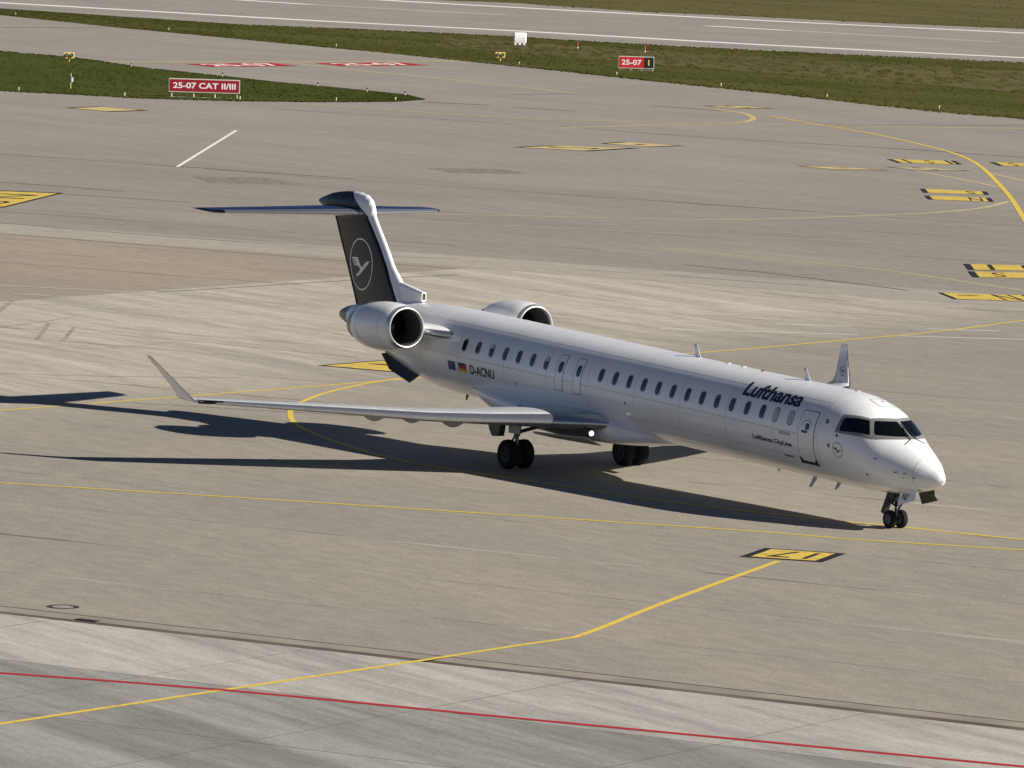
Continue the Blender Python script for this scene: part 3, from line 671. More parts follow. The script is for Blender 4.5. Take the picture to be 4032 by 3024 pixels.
# cockpit glazing
def q2(P, t): # quadratic through three points
    a_, b__, c = P; l0 = 2 * (t - .5) * (t - 1); l1 = -4 * t * (t - 1); l2 = 2 * t * (t - .5)
    return (a_[0] * l0 + b__[0] * l1 + c[0] * l2, a_[1] * l0 + b__[1] * l1 + c[1] * l2)
def glaze(name, top, bot, off, mat, parent, sg=1, rnd_=.10, n=14):
    rows = []
    for j in range(n + 1):
        t = .5 - .5 * math.cos(PI * j / n); d_ = max(0, abs(t - .5) - .5 + rnd_) / rnd_; cut = rnd_ * .6 * (1 - math.sqrt(max(0, 1 - d_ * d_)))
        row = []
        for i in range(n + 1):
            s = cut + (1 - 2 * cut) * i / n; a_ = q2(top, s); b__ = q2(bot, s)
            row.append(on(a_[0] * (1 - t) + b__[0] * t, sg * (a_[1] * (1 - t) + b__[1] * t), off))
        rows.append(row)
    return MB().grid(rows).build(name, mat, parent, True)
for sg in (1, -1):
    fr = glaze('windscreen_frame', [(17.10, 0), (17.01, 17), (16.80, 33.5)], [(17.97, 0), (17.82, 25), (17.38, 50)], .004, 'shield_frame', plane, sg, .01)
    glaze('windscreen', [(17.21, 2.2), (17.13, 17.5), (16.93, 32.6)], [(17.84, 3.5), (17.67, 26), (17.23, 47.2)], .008, 'cockpit_glass', fr, sg)
    fr = glaze('side_window_frame', [(16.83, 33), (16.45, 40.5), (15.90, 49.2)], [(17.40, 49.5), (16.75, 66.0), (15.86, 74.5)], .004, 'shield_frame', plane, sg, .01)
    glaze('side_window', [(16.83, 37.0), (16.47, 44.6), (16.02, 52.6)], [(17.13, 52.2), (16.62, 63.5), (16.02, 71.0)], .008, 'cockpit_glass', fr, sg)
    # wiper
    m = MB(); piv = Vector(on(17.98, sg * 6, .03)); tip = Vector(on(17.33, sg * 2.0, .03)); tail = Vector(on(18.10, sg * 24, .02))
    m.cyl(piv, tip, .016, .010, 6); m.cyl(piv, tail, .013, .010, 6); m.cyl(Vector(on(17.45, sg * 1.5, .022)), Vector(on(17.86, sg * 9, .022)), .012, n=6)
    m.build('wiper', 'dark_metal', plane)
# escape hatch, radome seam and small skin fittings
def skin_strip(name, pts, w, off, mat, parent):
    A = []; B = []
    for i, p in enumerate(pts):
        a_ = pts[max(i - 1, 0)]; b__ = pts[min(i + 1, len(pts) - 1)]; dx, dy = b__[0] - a_[0], -(b__[1] - a_[1]) * .0235; L = math.hypot(dx, dy) or 1
        nx, ny = -dy / L * w / 2, dx / L * w / 2
        A.append(on(p[0] + nx, p[1] - ny / .0235, off)); B.append(on(p[0] - nx, p[1] + ny / .0235, off))
    return MB().grid([A, B]).build(name, mat, parent, True)
def dens(pts, n=8): return [(p[0] + (q[0] - p[0]) * k / n, p[1] + (q[1] - p[1]) * k / n) for p, q in zip(pts, pts[1:]) for k in range(n)] + [pts[-1]]
skin_strip('escape_hatch', dens([(15.98, 8), (15.98, -17), (16.53, -17), (16.53, 8), (15.98, 8)]), .016, .004, 'outline_dark', plane)
skin_rrect('hatch_handle', 16.2, -6, .10, .05, .02, .006, 'outline_dark', plane, 4)
skin_strip('radome_seam', [(18.80, -170 + 5 * i) for i in range(69)], .012, .003, 'plug_grey', plane)
for a_ in (20, 62, 138): skin_strip('lightning_strip', dens([(18.90, a_), (19.30, a_ * (1.05 if a_ < 100 else .98))], 6), .018, .005, 'outline_dark', plane)
for nm, x, t, w, h in (('static_port', 15.68, 92.9, .11, .12), ('vent_plate', -1.38, 107.1, .06, .12), ('vent_plate', .60, 124.6, .06, .11), ('vent_plate', 1.75, 124.3, .09, .11), ('vent_plate', 4.94, 99.1, .07, .11), ('inlet', 17.26, 114.2, .10, .10), ('placard', 15.40, 63.3, .13, .05), ('placard', 15.42, 66.2, .15, .06), ('placard', 15.99, 77.3, .10, .09), ('placard', 13.56, 120.4, .48, .05), ('placard', 18.52, 101.4, .03, .08)):
    skin_rrect(nm, x, t, w, h, min(w, h) * .35, .005, 'outline_dark', plane, 4)
skin_rrect('placard', 13.5, 91.2, .60, .10, .01, .004, 'plug_grey', plane, 4)
for x, t in ((17.59, 78.4), (18.285, 88.9), (18.566, 86.7), (18.84, 93.2)):      # probes
    a_ = Vector(on(x, t, 0)); b__ = Vector(on(x, t, .10)); MB().cyl(a_, b__, .014, n=6).cyl(b__, b__ + Vector((.17, 0, 0)), .012, .007, 6).build('probe', 'dark_metal', plane)
for x in (15.15, 12.9, 10.4, 7.9, 5.4, 2.75, .4, -2.1, -4.9, -7.2): skin_strip('panel_joint', [(x, -175 + 5 * i) for i in range(71)], .015, .002, 'panel_line', plane)
for t, xa, xb in ((40, 15.1, -7), (88, 15.1, -7), (118, 15.1, 5), (140, 15.1, 6.5), (-35, 15.1, -7), (120, -4.5, -8)): skin_strip('lap_joint', dens([(xa, t), (xb, t)], 40), .015, .002, 'panel_line', plane)
# blade antennas, beacon and roof fittings
def blade(x, deg, h, c, sweep=.12, mat='white_paint', name='blade_antenna', lean=0.0):
    th = math.radians(deg); o = Vector(sp(x, th)); n_ = nrm(x, th); t_ = n_.cross(Vector((1, 0, 0))).normalized(); m = MB(); rows = []
    for k in range(5):
        q = k / 4; c_ = c * (1 - .55 * q); w_ = .014 * (1 - .6 * q); ce = o + n_ * (h * q - .02) + Vector((-sweep * q, 0, 0))
        rows.append([W(ce + Vector((c_ * math.cos(a_) / 2, 0, 0)) + t_ * (w_ * math.sin(a_))) for a_ in [2 * PI * i / 10 for i in range(10)]])
    m.grid(rows, close=True); b__ = len(m.v) - 10; m.f.append(tuple(range(b__, b__ + 10))); return m.build(name, mat, plane, True)
blade(6.70, -2, .38, .34, .20); blade(12.52, -2, .37, .34, .20)
blade(13.40, 176, .34, .26, .24, 'plug_grey'); blade(14.62, 176, .24, .24, .18, 'plug_grey'); blade(11.45, 178, .12, .14, .04, 'plug_grey'); blade(1.9, 172, .10, .1, .02, 'plug_grey')
blade(-6.3, 178, .22, .2, .05, 'dark_metal'); blade(-3.5, 180, .1, .1, .02, 'plug_grey')
MB().rev([(0, .05), (.03, .045), (.045, .03), (.05, .001)], W(sp(10.25, 0)), (0, 0, 1), 14).build('beacon', 'beacon_red', plane, True)
for x, t in ((8.3, -3), (9.15, -2), (15.0, -4)): MB().rev([(0, .09), (.02, .08), (.03, .001)], W(sp(x, math.radians(t))), (0, 0, 1), 12).build('roof_fitting', 'plug_grey', plane, True)
# writing and emblems on the hull
def hull_text(name, text, x0, x1, t_top, t_bot, mat, bold=0.0, cuts=6, off=.006, shear=0.0, track=1.0):
    V, F = glyphs(text, x1 - x0, math.radians(t_bot - t_top) * 1.345, bold, cuts, track)
    V = [(x + shear * y, y) for x, y in V]
    return ob(name, on_flat(V, (x0 + x1) / 2, (t_top + t_bot) / 2, off), F, mat, plane)
hull_text('lettering', 'Lufthansa', 10.86, 13.84, 33.6, 56.4, 'letter_navy', .030, 8, track=.97)
hull_text('lettering', 'Lufthansa CityLine', 11.83, 13.84, 100.6, 108.6, 'letter_navy', .028, 4)
hull_text('registration', 'D-ACNU', -4.13, -2.66, 95.4, 108.4, 'letter_navy', .026, 5)
FL = MB(); 
f1 = skin_rrect('flag', -5.24, 102.2, .44, .29, .004, .006, 'flag_blue', plane, 6)
star = [(.5 * (1 if i % 2 == 0 else .4) * math.sin(PI * i / 5) * .038, .5 * (1 if i % 2 == 0 else .4) * math.cos(PI * i / 5) * .038) for i in range(10)]
V, F = polyfill(star)
for i in range(12):
    a_ = 2 * PI * i / 12; ob('star', on_flat([(x + .095 * math.cos(a_), y + .095 * math.sin(a_)) for x, y in V], -5.24, 102.2, .010), F, 'flag_gold', f1)
f2 = skin_rrect('flag', -4.585, 102.0, .48, .29, .004, .006, 'flag_red', plane, 6)
skin_rrect('stripe', -4.585, 97.87, .48, .096, .002, .009, 'flag_black', f2, 4); skin_rrect('stripe', -4.585, 106.13, .48, .096, .002, .009, 'flag_gold', f2, 4)
CRANE = [(0.821, 0.216), (0.682, 0.122), (0.484, -0.03), (0.21, -0.217), (-0.066, -0.392), (-0.374, -0.503), (-0.484, -0.462), (-0.331, -0.393), (-0.13, -0.266), (-0.058, -0.179), (-0.17, -0.111), (-0.359, -0.078), (-0.651, -0.100), (-0.655, -0.066), (-0.31, -0.040), (-0.712, -0.022), (-0.716, 0.014), (-0.29, 0.040), (-0.772, 0.062), (-0.782, 0.098), (-0.28, 0.130), (-0.815, 0.150), (-0.819, 0.192), (-0.255, 0.245), (-0.223, 0.174), (-0.133, 0.065), (-0.016, -0.056), (0.12, -0.1), (0.273, -0.034), (0.193, -0.021), (0.369, 0.077), (0.623, 0.195), (0.6, 0.148)]
def emblem(parent, mapf, r, mat, rim=.09):
    V, F = ring2d(r * (1 - rim), r); ob('emblem_ring', [mapf(x, y) for x, y in V], F, mat, parent)
    V, F = polyfill(CRANE, 6); ob('emblem_bird', [mapf(x * r, y * r) for x, y in V], F, mat, parent)
emblem(plane, lambda x, y: on_flat([(x, y)], 16.09, 94.6, .006)[0], .225, 'letter_navy', .07)

# wing-body fairing
def fairing():
    X = [6.3, 5.9, 5.3, 4.6, 3.9, 3.0, 2.0, 1.0, 0, -1.0, -2.0, -2.8, -3.4, -3.9, -4.4, -4.8]
    Wd = [.30, .58, .90, 1.15, 1.33, 1.50, 1.66, 1.74, 1.76, 1.73, 1.64, 1.50, 1.36, 1.22, 1.06, .90]
    Bt = [-1.345, -1.40, -1.49, -1.58, -1.65, -1.70, -1.73, -1.74, -1.73, -1.68, -1.58, -1.44, -1.30, -1.16, -1.04, -.96]
    Tp = [-1.15, -1.02, -.86, -.72, -.60, -.50, -.46, -.46, -.47, -.49, -.53, -.58, -.64, -.72, -.82, -.90]
    rows = []
    for x, w, b__, t in zip(X, Wd, Bt, Tp):
        zm = t + (b__ - t) * .45; row = []
        for i in range(48):
            q = 2 * PI * i / 48; c, s = math.cos(q), math.sin(q); ex = .95 if c > 0 else .62
            y = w * math.copysign(abs(s) ** ex, s); z = zm + ((t - zm) if c > 0 else (zm - b__)) * math.copysign(abs(c) ** ex, c)
            row.append(W((x, y, z)))
        rows.append(row)
    m = MB().grid(rows, close=True); o = m.build('wing_fairing', 'white_paint', plane, True)
    sb = o.modifiers.new('sub', 'SUBSURF'); sb.levels = 2; sb.render_levels = 2; return o
fair = fairing()

# lofted aerofoils
def aero(f, t): return 5 * t * (.2969 * math.sqrt(max(f, 0)) - .126 * f - .3516 * f * f + .2843 * f ** 3 - .1036 * f ** 4)
def loft(secs, f0=0.0, f1=1.0, n=16, camber=.0, grow=0.0, inc=0.0):
    """secs: (leading-edge point, chord, thickness ratio, thickness direction); returns rows"""
    rows = []
    for le, ch, t, td in secs:
        le = Vector(le); td = Vector(td).normalized(); a0 = f0(le) if callable(f0) else f0; a1 = f1(le) if callable(f1) else f1
        fs = [a0 + (a1 - a0) * (1 - math.cos(PI / 2 * i / n)) for i in range(n + 1)] if a0 == 0 else [a0 + (a1 - a0) * i / n for i in range(n + 1)]
        up = [le + Vector((-f * ch, 0, -inc * f * ch)) + td * (aero(f, t) * ch + camber * ch * 4 * f * (1 - f) + grow) for f in fs]
        dn = [le + Vector((-f * ch, 0, -inc * f * ch)) - td * (aero(f, t) * ch - camber * ch * 4 * f * (1 - f) + grow) for f in fs]
        rows.append([W(p) for p in (up[::-1] + dn[(1 if a0 == 0 else 0):])])
    return rows
def close_ends(m, rows):
    n = len(rows[0]); m.f.append(tuple(range(n))); b__ = (len(rows) - 1) * n; m.f.append(tuple(range(b__ + n - 1, b__ - 1, -1)))
def wing_secs(sg):
    S = []
    for y, x, z, ch, t in ((1.0, 4.15, -1.02, 5.60, .115), (1.6, 3.79, -1.0, 5.1, .118), (3.0, 2.95, -1.01, 4.2, .118), (4.2, 2.24, -1.03, 3.50, .118), (5.8, 1.28, -1.04, 3.02, .112), (7.8, .09, -.98, 2.46, .108), (9.5, -.93, -.935, 1.98, .105), (11.0, -1.82, -.895, 1.56, .10), (11.8, -2.30, -.87, 1.34, .098)):
        S.append(((x, sg * y, z), ch, t, (.055, 0, 1)))
    return S
def winglet_secs(sg):
    return [((-2.30, sg * 11.8, -.87), 1.34, .098, (0, 0, 1)), ((-2.42, sg * 11.90, -.85), 1.22, .085, (0, -sg * .45, .9)), ((-2.52, sg * 11.97, -.76), 1.0, .06, (0, -sg * .84, .55)), ((-2.80, sg * 12.12, -.53), .80, .05, (0, -sg * .86, .51)), ((-3.28, sg * 12.37, -.14), .58, .05, (0, -sg * .86, .51)), ((-3.87, sg * 12.69, .345), .34, .055, (0, -sg * .86, .51))]
for sg in (-1, 1):
    S = wing_secs(sg)
    rows = loft(S, .10, 1.0, 14, .012, 0, .034); w_ = MB().grid(rows, close=True).build('wing', 'wing_grey', plane, True)
    rows = loft(S, 0.0, .10, 7, .012, .004, .034); MB().grid(rows).build('leading_edge', 'bare_metal', w_, True)
    S2 = winglet_secs(sg); rows = loft(S2, .06, 1.0, 12); m = MB().grid(rows, close=True); close_ends(m, rows); wl = m.build('winglet', 'white_paint', w_, True)
    rows = loft(S2, 0.0, .06, 6, 0, .002); MB().grid(rows).build('winglet_edge', 'bare_metal', w_, True)
    def wl_pt(x, y):      # emblem on the inboard face
        zz = -.46 + y * .84; q = (zz + .87) / 1.215; return W((-3.22 - (zz + .46) * .9 + x, sg * (11.9 + .8 * q) - sg * .055, zz + .02))
    emblem(w_, wl_pt, .17, 'letter_navy', .10)
    # navigation light housing at the tip
    m = MB(); m.rev([(-.05, .001), (0, .055), (.35, .06), (.72, .05), (.80, .001)], W((-2.36, sg * 11.80, -.885)), (.51, -sg * .86, 0), 10); m.build('position_light', 'cockpit_glass', w_, True)
    for y, xx, zz in ((6.45, -1.45, -1.25), (5.36, -1.07, -1.28), (4.16, -.65, -1.38)):
        a_ = Vector((xx + 1.1, sg * y, zz + .16)); m = MB(); rows = []
        for k in range(9):
            q = k / 8; r = .17 * math.sin(PI * min(1, q * .93 + .05)) ** .8; ce = a_ + Vector((-1.75 * q, 0, -.04 - .13 * math.sin(PI * q)))
            rows.append([W(ce + Vector((0, r * .55 * math.sin(2 * PI * i / 12), r * math.cos(2 * PI * i / 12)))) for i in range(12)])
        m.grid(rows, close=True).build('flap_fairing', 'gear_paint', w_, True)
# tail fin
FZ = [(.55, -9.75, -13.60), (1.0, -10.15, -13.83), (1.46, -10.52, -14.10), (1.75, -10.78, -14.27), (2.157, -11.30, -14.53), (2.753, -11.80, -14.90), (3.383, -12.40, -15.27), (3.80, -12.76, -15.52)]
def fin_xt(z):
    for (z0, a0, b0), (z1, a1, b1) in zip(FZ, FZ[1:]):
        if z <= z1: q = (z - z0) / (z1 - z0); return a0 + (a1 - a0) * q, b0 + (b1 - b0) * q
    return FZ[-1][1:]
fin_s = [((a_, 0, z), a_ - b__, .115, (0, 1, 0)) for z, a_, b__ in FZ]
BD = [(.55, -10.46), (1.09, -10.70), (1.464, -11.02), (2.266, -11.62), (2.877, -12.17), (3.446, -12.75), (3.95, -13.28)]
def fin_b(le):
    z = le.z; xb = np.interp(z, [q[0] for q in BD], [q[1] for q in BD]); a_, b__ = fin_xt(z); return min(.6, max(.08, (a_ - xb) / (a_ - b__)))
rows = loft(fin_s, fin_b, 1.0, 14); fin = MB().grid(rows, close=True).build('tail_fin', 'navy_paint', plane, True)
rows = loft(fin_s, 0.0, fin_b, 9); MB().grid(rows).build('leading_edge', 'white_paint', fin, True)
def fin_pt(x, y):
    X, Z = -13.24 + x, 2.06 + y; a_, b__ = fin_xt(Z); ch = a_ - b__; f = (a_ - X) / ch; return W((X, -aero(f, .115) * ch - .006, Z))
emblem(fin, fin_pt, .85, 'emblem_silver', .055)
# bullet fairing on top of the fin: white in front, dark behind
m = MB(); rows = []; XB0 = [-12.70, -12.78, -12.95, -13.2, -13.6, -14.0, -14.5, -15.0, -15.5, -16.0, -16.3, -16.45]
ZT = [3.72, 3.98, 4.19, 4.31, 4.365, 4.36, 4.33, 4.27, 4.18, 4.03, 3.93, 3.86]; ZB = [3.55, 3.42, 3.40, 3.40, 3.40, 3.40, 3.42, 3.46, 3.55, 3.68, 3.78, 3.84]; WB = [.02, .10, .16, .20, .235, .25, .25, .235, .20, .13, .07, .01]
XB = [-12.70 - 3.75 * (i / 210) ** 1.25 for i in range(211)]
for x in XB:
    t, b__, w_ = [float(np.interp(-x, [-q for q in XB0], L)) for L in (ZT, ZB, WB)]
    rows.append([W((x, w_ * math.sin(2 * PI * i / 120), (t + b__) / 2 + (t - b__) / 2 * math.cos(2 * PI * i / 120))) for i in range(120)])
m.grid(rows, close=True)
for k, f in enumerate(m.f):
    xc = sum(m.v[i][0] for i in f) / len(f); zc_ = sum(m.v[i][2] for i in f) / len(f)
    m.mi[k] = 0 if xc > -13.2 - 1.5 * (zc_ - (ZC + .43 + 3.9)) else 1
m.build('fin_bullet', ['white_paint', 'navy_paint'], fin, True)
# dorsal fillet with its ram-air intake
m = MB(); rows = []
for x, t, w_ in ((-9.38, 1.56, .085), (-9.65, 1.60, .11), (-10.1, 1.66, .12), (-10.5, 1.71, .12), (-10.85, 1.74, .12), (-11.2, 1.80, .12)):
    b__ = sect(x)[0] - .06; lo_ = 1.25 if x > -9.4 else b__; zc_ = (t + lo_) / 2; h = (t - lo_) / 2
    rows.append([W((x, w_ * math.copysign(abs(math.sin(q)) ** .6, math.sin(q)), zc_ + h * math.copysign(abs(math.cos(q)) ** .6, math.cos(q)))) for q in [2 * PI * i / 24 for i in range(24)]])
m.grid(rows, close=True); o = m.build('dorsal_fillet', 'white_paint', fin, True)
def slot(s, x): return [W((x, s * .085 * math.copysign(abs(math.sin(q)) ** .6, math.sin(q)), 1.405 + s * .155 * math.copysign(abs(math.cos(q)) ** .6, math.cos(q)))) for q in [2 * PI * i / 24 for i in range(24)]]
MB().grid([slot(1.0, -9.38), slot(1.02, -9.365), slot(.74, -9.365), slot(.72, -9.45)], close=True).build('intake_rim', 'white_paint', fin, True)
m = MB(); m.v = slot(.735, -9.372); m.f = [tuple(range(24))]; m.mi = [0]; m.build('intake_shade', 'duct_dark', fin)  # dark disc paints the shade inside the duct across its opening
# horizontal stabilizer, one piece each side
for sg in (-1, 1):
    S = [((-13.05, sg * .05, 3.74), 2.75, .105, (0, 0, 1)), ((-13.75, sg * 1.2, 3.69), 2.40, .10, (0, 0, 1)), ((-14.65, sg * 2.65, 3.62), 1.95, .095, (0, 0, 1)), ((-15.48, sg * 4.0, 3.56), 1.56, .09, (0, 0, 1)), ((-15.70, sg * 4.22, 3.55), 1.42, .075, (0, 0, 1)), ((-16.05, sg * 4.36, 3.55), 1.05, .05, (0, 0, 1))]
    rows = loft(S, .11, 1.0, 12); m = MB().grid(rows, close=True); n = len(rows[0]); b__ = (len(rows) - 1) * n; m.f.append(tuple(range(b__, b__ + n))); m.mi.append(0)
    hs = m.build('stabilizer', 'stab_blue', plane, True)
    rows = loft(S[:4], 0.0, .11, 6, 0, .002); MB().grid(rows).build('leading_edge', 'bare_metal', hs, True)
    rows = loft(S[3:], 0.0, .11, 6); MB().grid(rows).build('tip_cap', 'navy_paint', hs, True)
# engines
for sg in (-1, 1):
    o = Vector(W((-6.30, sg * 2.377, .79))); ax = (Vector(W((-9.6, sg * 2.377, .56))) - o).normalized()
    nac = MB().rev([(.17, .682), (.24, .703), (.45, .742), (.85, .772), (1.3, .782), (1.65, .768), (2.0, .73), (2.28, .68), (2.46, .64), (2.48, .625), (2.4, .60)], o, ax, 56).build('engine_nacelle', 'white_paint', plane, True)
    MB().rev([(.172, .683), (.08, .660), (.025, .637), (.0, .61), (.02, .585), (.06, .570), (.14, .562)], o, ax, 56).build('inlet_lip', 'lip_metal', nac, True)
    MB().rev([(.14, .562), (.5, .555), (1.15, .565)], o, ax, 48).build('inlet_duct', 'inlet_liner', nac, True)
    MB().rev([(1.12, .565), (1.12, .001)], o, ax, 40).build('fan_disc', 'duct_dark', nac)
    for l_, r_ in ((.60, .757), (1.95, .759)): MB().rev([(l_, r_ + .002), (l_ + .014, r_ + .002)], o, ax, 56).build('cowl_joint', 'panel_line', nac, True)
    t_ = ax.orthogonal().normalized(); w_ = ax.cross(t_); m = MB()
    for i in range(24):
        q = 2 * PI * i / 24; q2_ = q + .22; e1 = t_ * math.cos(q) + w_ * math.sin(q); e2 = t_ * math.cos(q2_) + w_ * math.sin(q2_)
        m.add([o + ax * .99 + e1 * .16, o + ax * 1.05 + e2 * .16, o + ax * 1.09 + e2 * .55, o + ax * .95 + e1 * .55], [(0, 1, 2, 3)])
    m.build('fan', 'fan_blade', nac)
    MB().rev([(.80, .001), (.82, .035), (.88, .09), (.97, .14), (1.07, .175)], o, ax, 24).build('spinner', 'spinner_grey', nac, True)
    MB().rev([(2.40, .61), (2.7, .55), (3.0, .465), (2.99, .445), (2.6, .445)], o, ax, 40).build('nozzle', 'nozzle_metal', nac, True)
    MB().rev([(2.7, .24), (3.0, .19), (3.28, .02)], o, ax, 24).build('exhaust_plug', 'nozzle_metal', nac, True)
    S = [((-5.30, sg * 1.02, .60), 4.5, .10, (0, 0, 1)), ((-5.72, sg * 1.38, .62), 4.0, .10, (0, 0, 1)), ((-6.45, sg * 1.68, .65), 2.9, .10, (0, 0, 1)), ((-6.62, sg * 1.73, .65), 2.6, .10, (0, 0, 1))]
    rows = loft(S, .05, 1, 10); py = MB().grid(rows, close=True).build('engine_pylon', 'white_paint', plane, True)
    rows = loft(S, 0, .05, 5, 0, .002); MB().grid(rows).build('pylon_edge', 'bare_metal', py, True)
    # ventral strake
    A = [(-8.26, .62, -.92), (-8.58, .86, -1.24), (-9.86, .86, -.97), (-10.72, .68, -.56), (-10.6, .40, -.50), (-9.4, .45, -.80)]
    p = [Vector((x, sg * y, z)) for x, y, z in A]; n_ = (p[1] - p[0]).cross(p[2] - p[0]).normalized() * .018
    MB().add([W(q + n_) for q in p] + [W(q - n_) for q in p], [(0, 1, 2, 3, 4, 5), (11, 10, 9, 8, 7, 6)] + [(i, (i + 1) % 6, 6 + (i + 1) % 6, 6 + i) for i in range(6)]).build('ventral_strake', 'strake_shaded', plane)
MB().grid([[W(Vector(sp(x, 2 * PI * i / 40)) + nrm(x, 2 * PI * i / 40) * .004) for i in range(40)] for x in (-13.72, -13.9, -14.1, -14.3, -14.45, -14.58, -14.68)], close=True).build('exhaust_cone', 'cone_grey', plane, True)

# landing gear (built standing on the ground, world frame)
def wheel(parent, x, y, r, wd, sg, rim='rim_grey'):
    pr = [(-wd * .42, r * .58), (-wd * .5, r * .70), (-wd * .48, r * .86), (-wd * .33, r * .97), (0, r), (wd * .33, r * .97), (wd * .48, r * .86), (wd * .5, r * .70), (wd * .42, r * .58)]
    t = MB().rev(pr, (x, y, r), (0, 1, 0), 36).build('tyre', 'tyre_rubber', parent, True)
    MB().rev([(-wd * .42, r * .585), (-wd * .40, r * .52), (-wd * .22, r * .46), (-wd * .25, r * .20), (-wd * .40, r * .17), (-wd * .40, .001)], (x, y, r), (0, 1, 0), 28).rev([(wd * .42, r * .585), (wd * .40, r * .52), (wd * .22, r * .46), (wd * .25, r * .20), (wd * .40, r * .17), (wd * .40, .001)], (x, y, r), (0, 1, 0), 28).build('rim', rim, parent, True)
for sg in (-1, 1):
    Y = sg * 2.075
    leg = MB().cyl((.0, Y, .44), (.05, Y, 1.10), .062, n=16).cyl((.04, Y, 1.02), (.12, Y - sg * .05, 1.95), .10, n=16).cyl((0, Y - .36, .445), (0, Y + .36, .445), .055, n=14)
    leg = leg.build('main_gear_leg', 'strut_metal', plane, True)
    MB().cyl((.10, Y - sg * .05, 1.12), (.75, Y - sg * .75, 1.42), .038, n=8).cyl((.10, Y - sg * .05, 1.18), (.72, Y - sg * .80, 1.48), .022, n=8).build('side_brace', 'dark_metal', leg)
    MB().cyl((-.10, Y, .55), (-.26, Y, .80), .03, n=8).cyl((-.26, Y, .80), (-.06, Y, 1.05), .03, n=8).build('torque_link', 'dark_metal', leg)
    MB().cyl((.08, Y + sg * .05, .42), (.12, Y + sg * .06, 1.0), .018, n=6).cyl((.10, Y - .05, .60), (.10, Y + .05, .60), .04, n=8).box((.07, Y, .72), (.06, .14, .05)).build('brake_line', 'rim_grey', leg)
    wheel(leg, 0, Y - .27, .452, .34, sg, 'rim_shaded'); wheel(leg, 0, Y + .27, .452, .34, sg, 'rim_shaded')
    MB().box((.10, Y + sg * .14, 1.30), (.62, .03, .42), rz=0).build('gear_door', 'gear_paint', leg)
    fl = MB(); ya, yb = Y + sg * .16, Y + sg * .36; fl.add([(-.25, ya, 1.75), (-1.25, ya, 1.66), (-1.02, ya, 1.12), (-.86, ya, .93), (-.46, ya, .96), (-.25, yb, 1.75), (-1.25, yb, 1.66), (-1.02, yb, 1.12), (-.86, yb, .93), (-.46, yb, .96)], [(0, 1, 2, 3, 4), (9, 8, 7, 6, 5), (0, 5, 6, 1), (1, 6, 7, 2), (2, 7, 8, 3), (3, 8, 9, 4), (4, 9, 5, 0)]); fl.build('flap_actuator', 'dark_metal', plane)
    # wheel bay and landing-light recess in the wing root, recess shade as black block
    MB().add([W(q) for q in ((3.62, sg * 1.70, -1.17), (1.5, sg * 1.95, -1.22), (1.5, sg * 1.95, -1.42), (3.62, sg * 1.72, -1.40), (3.45, sg * 1.50, -1.17), (1.3, sg * 1.60, -1.22), (1.3, sg * 1.60, -1.46), (3.45, sg * 1.50, -1.44))], [(0, 1, 2, 3), (7, 6, 5, 4), (0, 4, 5, 1), (1, 5, 6, 2), (2, 6, 7, 3), (3, 7, 4, 0)]).build('light_bay_shade', 'sill_black', plane)
    MB().add([W(q) for q in ((3.60, sg * 1.76, -1.42), (.9, sg * 2.0, -1.56), (.9, sg * 1.2, -1.76), (3.5, sg * 1.2, -1.66), (3.60, sg * 1.76, -1.45), (.9, sg * 2.0, -1.63), (.9, sg * 1.2, -1.80), (3.5, sg * 1.2, -1.70))], [(0, 1, 2, 3), (7, 6, 5, 4), (0, 4, 5, 1), (1, 5, 6, 2), (2, 6, 7, 3), (3, 7, 4, 0)]).build('bay_panel', 'gear_paint', plane)
lp = Vector(W((3.66, -1.66, -1.285)))
lamp = MB().rev([(-.10, .06), (-.02, .10), (.05, .10), (.052, .09), (0, .076)], lp, (.99, -.14, 0), 20).build('landing_light', 'lip_metal', plane, True)
MB().rev([(.006, .074), (.012, .05), (.014, .001)], lp, (.99, -.14, 0), 20).build('lamp', 'lamp_lit', lamp, True)
# nose gear
ng = MB().cyl((17.25, 0, .26), (17.30, 0, .75), .05, n=14).cyl((17.29, 0, .66), (17.42, 0, 1.45), .075, n=14).cyl((17.25, -.22, .26), (17.25, .22, .26), .04, n=12).build('nose_gear_leg', 'dark_metal', plane, True)
wheel(ng, 17.25, -.19, .262, .18, 1); wheel(ng, 17.25, .19, .262, .18, 1)
MB().box((17.12, 0, 1.0), (.34, .20, .30)).cyl((17.06, 0, .72), (17.30, 0, 1.0), .05, n=8).build('steering_unit', 'dark_metal', ng)
MB().box((16.90, .0, .80), (.13, .16, .95), ry=math.radians(27)).cyl((17.28, 0, .62), (16.95, 0, .72), .03, n=8).build('drag_brace', 'dark_metal', ng)
MB().cyl((17.38, 0, .55), (17.56, 0, .74), .028, n=8).cyl((17.56, 0, .74), (17.40, 0, .95), .028, n=8).build('torque_link', 'dark_metal', ng)
MB().cyl((17.52, -.13, .86), (17.58, -.13, .86), .07, n=12).cyl((17.52, .13, .86), (17.58, .13, .86), .07, n=12).box((17.47, 0, .86), (.06, .3, .05)).build('taxi_light', 'rim_grey', ng)
